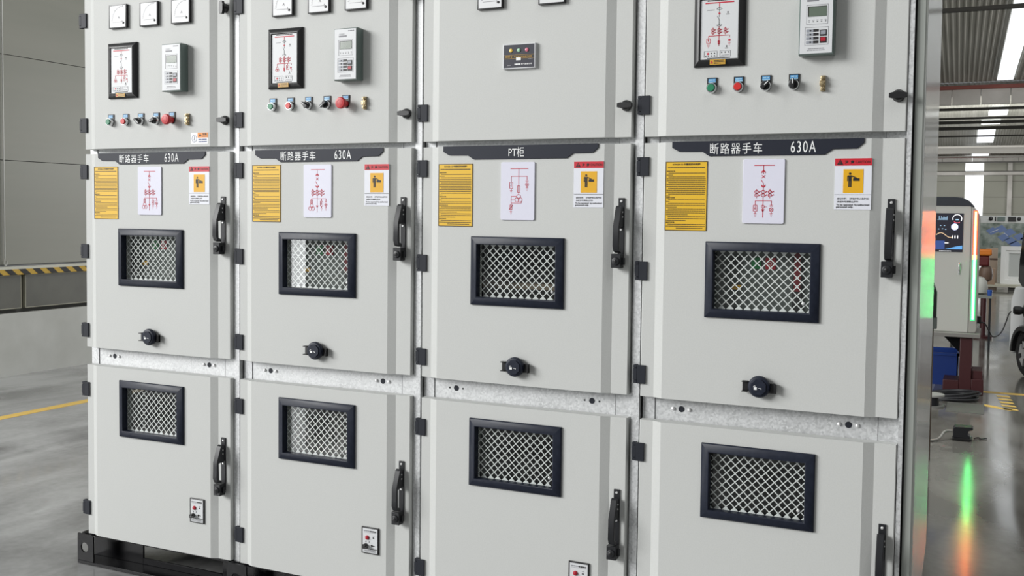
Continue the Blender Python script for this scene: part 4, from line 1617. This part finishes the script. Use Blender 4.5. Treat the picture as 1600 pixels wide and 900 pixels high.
arch = lambda uc, r, n=10: [(uc + r * math.cos(PI * k / n), .215 + r * math.sin(PI * k / n)) for k in range(n + 1)]
lower = [(-.34, .25), (-.27, .18)] + [(u, z) for u, z in reversed(arch(0, .255))] + [(1.42, .18)] + [(u, z) for u, z in reversed(arch(1.75, .255))] + [(2.1, .2), (2.12, .75), (1.9, .86), (.2, .86), (-.24, .84), (-.33, .70)]
carprism(lower, 0.0, 1.15, 'car_body', mcar, .03)
upper = [(-.245, .86), (-.225, 1.10), (-.16, 1.36), (-.02, 1.53), (.2, 1.58), (1.7, 1.58), (1.95, 1.40), (2.05, .86)]
carprism(upper, .03, 1.12, 'car_cabin', mcar, .03)
carprism([(-.20, .90), (-.185, 1.10), (-.12, 1.36), (.0, 1.49), (.9, 1.49), (.9, .90), (-.1, .84)], .018, .032, 'side_window', mgl)
carprism([(-.262, .88), (-.243, 1.10), (-.178, 1.36), (-.05, 1.51), (-.03, 1.50), (-.155, 1.35), (-.22, 1.1), (-.24, .88)], .06, 1.09, 'windscreen', mgl)
for uc in (0, 1.75):
    for w in (.0, .93):
        mb = MB()
        c = carpt(uc, w + .03, .215)
        R_ = []
        for r, t in ((.135, .0), (.150, -.012), (.195, -.015), (.213, 0.0), (.215, .03), (.215, .13), (.20, .155), (.12, .15)):
            R_.append((r, t))
        v, f = [], []
        seg = 28
        for r, t in R_:
            for k in range(seg):
                a = 2 * PI * k / seg
                p = carpt(uc + r * math.cos(a), w + .03 + t, .216 + r * math.sin(a))
                v.append(p)
        for j in range(len(R_) - 1):
            for k in range(seg):
                f.append((j * seg + k, j * seg + (k + 1) % seg, (j + 1) * seg + (k + 1) % seg, (j + 1) * seg + k))
        f.append(tuple(range(seg)))
        mb.add(v, f)
        wh = mb.build('wheel', principled('tyre_rubber', (.02, .02, .021), .7), car)
        rm = MB()
        for k in range(5):
            a0 = 2 * PI * k / 5 + .3
            q = [(a0 - .42, .125), (a0 + .42, .125), (a0 + .30, .060), (a0 - .30, .060)]
            pv = [carpt(uc + r * math.cos(a), w + .012, .216 + r * math.sin(a)) for a, r in q] + [carpt(uc + r * math.cos(a), w + .03, .216 + r * math.sin(a)) for a, r in q]
            rm.add(pv, [(0, 1, 2, 3), (4, 5, 6, 7), (0, 1, 5, 4), (1, 2, 6, 5), (2, 3, 7, 6), (3, 0, 4, 7)])
        pv = [carpt(uc + r * math.cos(2 * PI * k / 16), w + t, .216 + r * math.sin(2 * PI * k / 16)) for r, t in ((.045, .005), (.05, .03)) for k in range(16)]
        rm.add(pv, [tuple(range(16))] + [(k, (k + 1) % 16, 16 + (k + 1) % 16, 16 + k) for k in range(16)])
        rm.build('hub_cap', principled('silver_hub', (.62, .62, .62), .35, .4), wh)
mb = MB()
aa = arch(0, .262, 14)
bb = arch(0, .222, 14)
v = [carpt(u, -.018, z) for u, z in aa] + [carpt(u, -.018, z) for u, z in bb] + [carpt(u, .02, z) for u, z in aa] + [carpt(u, .02, z) for u, z in bb]
n = 15
f = []
for k in range(n - 1):
    f += [(k, k + 1, n + k + 1, n + k), (2 * n + k, 2 * n + k + 1, 3 * n + k + 1, 3 * n + k), (k, k + 1, 2 * n + k + 1, 2 * n + k), (n + k, n + k + 1, 3 * n + k + 1, 3 * n + k)]
mb.add(v, f)
mb.build('arch_trim', M['black'], car)
pg = MB()
c = carpt(.06, 0, .63)
pg.lathe([(.055, .0), (.062, -.015), (.055, -.025), (.03, -.03), (.042, -.06), (.040, -.10), (.025, -.115)], (c[0], c[1], c[2]), 'x', 20)
pg.build('charging_plug', M['black'], car)
dc = MB()
for k, (u, z, l) in enumerate(((.03, .755, .05), (.10, .75, .06), (.17, .75, .05), (.05, .725, .10))):
    pv = [carpt(u, -.003, z), carpt(u + l, -.003, z + .008), carpt(u + l, -.003, z + .022), carpt(u, -.003, z + .014)]
    dc.add(pv, [(0, 1, 2, 3)])
dc.build('red_script', M['redink'], car, smooth=False)

# ---- floor clutter along the right side
co = thing('cable_coil', 'coil of thick black cable lying on the floor in front of the dark red stand', 'cable', (3.115, 6.09, 0))
P = []
for k in range(6 * 24):
    a = 2 * PI * k / 24
    n_ = k / 24
    r = .19 + .018 * math.sin(a * .37 + n_)
    P.append((r * math.cos(a) * 1.0 + .01 * math.sin(n_ * 2), r * .82 * math.sin(a) + .02 * math.cos(n_ * 3), .012 + .011 * n_ * (.6 + .4 * math.cos(a))))
MB().tube(P, .0105, 8).build('cable', M['blackmet'], co)
sp = thing('cable_drum', 'small grey cable drum on the floor tight behind the metal side panel', 'cable drum', (2.98, 5.63, 0))
MB().cyl((0, 0, 0), .095, .085, .10, 'z', 28).build('top_flange', principled('drum_grey', hexc(150, 150, 146), .5), sp)
MB().cyl((0, 0, 0), .055, .012, .085, 'z', 20).build('drum_core', M['blackmet'], sp)
MB().cyl((0, 0, 0), .095, .0, .012, 'z', 28).build('bottom_flange', principled('drum_grey', hexc(120, 120, 116), .5), sp)
tag(MB().box(3.09, 3.36, 5.45, 5.89, .0, .004).build('rubber_mat', principled('mat_grey', hexc(96, 95, 92), .45)), 'thin grey mat lying on the floor by the cable coil', 'mat')

so = thing('socket_box', 'open black cable socket box standing alone on the grey floor', 'socket', (3.235, 4.40, 0))
k = MB()
k.prism([(-.055, .003), (.05, .003), (.062, .012), (.062, .020), (-.045, .020), (-.062, .012)], -.05, .05, 'y')
k.build('base', M['black'], so, bevel=.002)
k = MB()
k.prism([(-.055, .0205), (-.056, .080), (-.045, .093), (.060, .096), (.068, .088), (.066, .078), (.040, .070), (.034, .044), (.050, .034), (.048, .0205)], -.045, .045, 'y')
k.build('hood', M['blackmet'], so, bevel=.003)
MB().cyl((0, -.02, .03), .004, .0, .065, 'x', 10).build('pin', M['chrome'], so)
sc2 = MB().tube(smooth_path([(3.175, 4.40, .055), (3.13, 4.38, .05), (3.10, 4.30, .018), (3.06, 4.24, .010), (2.98, 4.2, .010)]), .0085, 8)
tag(sc2.build('supply_cable', principled('grey_cable', hexc(150, 150, 144), .4)), 'grey cable running from the black socket box along the floor', 'cable')
wr = MB().tube(smooth_path([(3.31, 4.46, .006), (3.335, 4.50, .006), (3.35, 4.46, .006), (3.385, 4.50, .006)]), .004, 6)
tag(wr.build('wire_offcut', M['black']), 'short bent black wire lying on the floor beside the socket box', 'wire')

po_ = thing('slim_post', 'slim brown post with a black box on top, tight behind the metal side panel', 'post', (3.063, 3.684, 0))
MB().box(-.016, .010, -.02, .02, 0, .81).build('post_shaft', principled('brown_timber', hexc(72, 62, 52), .6), po_)
MB().prism([(-.03, .88), (.023, .88), (.023, 1.035), (.000, 1.10), (-.03, 1.10)], -.03, .03, 'y').build('black_box', M['black'], po_, bevel=.002)
MB().box(-.03, .027, -.025, .025, .81, .88).build('grey_clamp', M['greyplate'], po_, bevel=.002)

# ---- exhibits at the far end
bd = thing('display_board', 'wide display board with a solar farm picture and white header strip', 'display', (3.6, 22.4, 0))
MB().box(-.75, 1.2, 0, .06, 1.405, 1.565).build('header_strip', principled('header_white', hexc(206, 208, 206), .4), bd, bevel=.004)
for x, r in ((-.29, .045), (.28, .04)):
    MB().lathe([(r, 0), (r, -.02), (r * .6, -.03)], (x, 0, 1.50), 'y', 18).build('round_speaker', M['black'], bd)
MB().box(-.16, .0, -.02, -.0005, 1.445, 1.54).build('grey_unit', M['relay'], bd)
MB().box(.06, .22, -.02, -.0005, 1.44, 1.545).build('black_unit', M['black'], bd)
MB().box(-.205, -.185, -.02, -.0005, 1.445, 1.54).build('black_strip', M['black'], bd)
pm = noise_mix(principled('poster_print', hexc(120, 130, 122), .4), hexc(92, 106, 96), hexc(160, 168, 162), 6, detail=6)
MB().box(-.75, 1.2, 0, .03, .62, 1.40).build('picture_panel', pm, bd)
po = bpy.data.objects['picture_panel']
g = MB()
mpan = principled('printed_solar_blue', hexc(104, 126, 172), .4)


def para(cx, cz, a, b):
    return [(cx - a[0] - b[0], cz - a[1] - b[1]), (cx + a[0] - b[0], cz + a[1] - b[1]), (cx + a[0] + b[0], cz + a[1] + b[1]), (cx - a[0] + b[0], cz - a[1] + b[1])]


for cx_, cz_ in ((-.26, 1.22), (-.08, 1.27), (.10, 1.20), (.30, 1.10), (.12, 1.01), (-.02, 1.08), (.44, 1.05), (.22, .93)):
    g.prism(para(cx_, cz_, (.075, .04), (.055, -.05)), -.003, -.0002, 'y', 0)
for k in range(4):
    g.bar(-.30 + k * .02, 1.18 + k * .012, -.16 + k * .02, 1.24 + k * .012, .003, -.004, 1)
g.disc(.03, 1.155, .05, -.0005, 1, 20)
g.build('solar_farm_print', [mpan, M['face'], M['greyink']], po, smooth=False)
for x in (-.7, 1.15):
    MB().box(x - .03, x + .03, .07, .13, 0, 1.5).build('post', mgut, bd)
    MB().box(x - .05, x + .05, -.2, .4, 0, .04).build('foot', mgut, bd)

dw = thing('white_panel_frame', 'white panelled door blank standing upright on a low pallet near the car', 'door', (3.53, 21.0, .12))
mw = principled('white_lacquer', (.72, .73, .72), .4)
k = MB().ring(0, 1.0, 0, .80, [(0, 0), (0, -.05), (.085, -.05), (.095, -.03), (.15, -.03), (.16, 0)])
k.build('outer_frame', mw, dw)
MB().box(.155, .845, -.012, 0, .155, .645).build('inset_panel', principled('grey_inset', hexc(178, 182, 180), .5), dw)
pl = thing('low_pallet', 'low pale pallet under the white panelled door blank', 'pallet', (3.3, 20.9, 0))
MB().box(-.35, 1.3, -.35, .4, .075, .119).build('deck', principled('pale_board', hexc(176, 174, 158), .6), pl)
for x in (-.25, .45, 1.15):
    MB().box(x - .06, x + .06, -.3, .35, 0, .075).build('runner', principled('dark_board', hexc(60, 58, 54), .7), pl)
for (x, y, z, w, h, lab) in ((3.29, 20.6, .119, .14, .34, 'small brown cardboard box on the pallet beside the white door blank'),):
    b = MB().box(x, x + w, y, y + .2, z, z + h)
    tag(b.build('cardboard_box', principled('cardboard', hexc(150, 128, 108), .7), bevel=.004), lab, 'box')
sb = thing('stacked_carton', 'pale brown carton standing behind the pallet under the solar farm picture', 'box', (3.35, 21.6, 0))
MB().box(-.11, .12, -.1, .1, 0, .86).build('carton', principled('carton_pale', hexc(168, 150, 134), .7), sb, bevel=.004)
MB().box(-.11, .12, -.104, -.1005, .60, .64).build('tape', principled('carton_tape', hexc(90, 70, 60), .5), sb)
og = thing('orange_machine', 'orange topped dark red machine close behind the glowing charging unit', 'machine', (3.315, 11.0, 0))
MB().box(-.12, .058, -.1, .1, 1.03, 1.11).build('orange_cap', principled('orange_paint', hexc(214, 122, 36), .45), og, bevel=.02)
MB().box(-.10, .032, -.08, .08, .90, 1.03).build('machine_head', principled('deep_red', hexc(92, 30, 28), .5), og, bevel=.02)
MB().lathe([(.02, .70), (.07, .73), (.085, .79), (.075, .86), (.05, .90)], (-.005, 0, 0), 'z', 18).build('motor', principled('brown_motor', hexc(104, 84, 70), .5), og)
MB().cyl((-.02, 0, 0), .035, 0, .72, 'z', 14).build('column', ms, og)
MB().cyl((-.02, 0, 0), .12, 0, .03, 'z', 20).build('foot', ms, og)
for (x, y, z, col_, nm, lab) in ((3.28, 9.6, .0, hexc(190, 192, 184), 'white_sack', 'white sack heaped on a trestle behind the charging unit'),):
    t = thing('trestle_table', 'low trestle holding a white sack behind the charging unit', 'table', (3.27, 9.7, 0))
    MB().box(-.3, .12, -.2, .2, .60, .63).build('table_top', principled('grey_board', hexc(120, 124, 118), .6), t)
    for q in ((-.28, -.18), (-.28, .18), (.10, -.18), (.10, .18)):
        MB().box(q[0] - .012, q[0] + .012, q[1] - .012, q[1] + .012, 0, .60).build('leg', M['blackmet'], t)
    sk = MB().lathe([(.05, 0), (.095, .02), (.105, .07), (.09, .15), (.06, .19), (.02, .20)], (3.24, 9.72, .631), 'z', 18)
    tag(sk.build('white_sack', principled('sack_cloth', col_, .8)), lab, 'sack')
    bc = thing('blue_tub', 'small blue tub on the trestle beside the white sack', 'tub', (3.375, 9.56, .0))
rb = bpy.data.objects['blue_tub']
rb.location = (3.364, 9.52, .631)
MB().lathe([(.022, 0), (.027, .06), (.024, .06), (.02, .004)], (0, 0, 0), 'z', 16).build('tub_wall', principled('blue_tub_plastic', hexc(40, 80, 160), .4), rb)
MB().lathe([(.028, .058), (.029, .064), (.026, .064)], (0, 0, 0), 'z', 16).build('tub_rim', principled('blue_tub_rim', hexc(60, 100, 180), .4), rb)
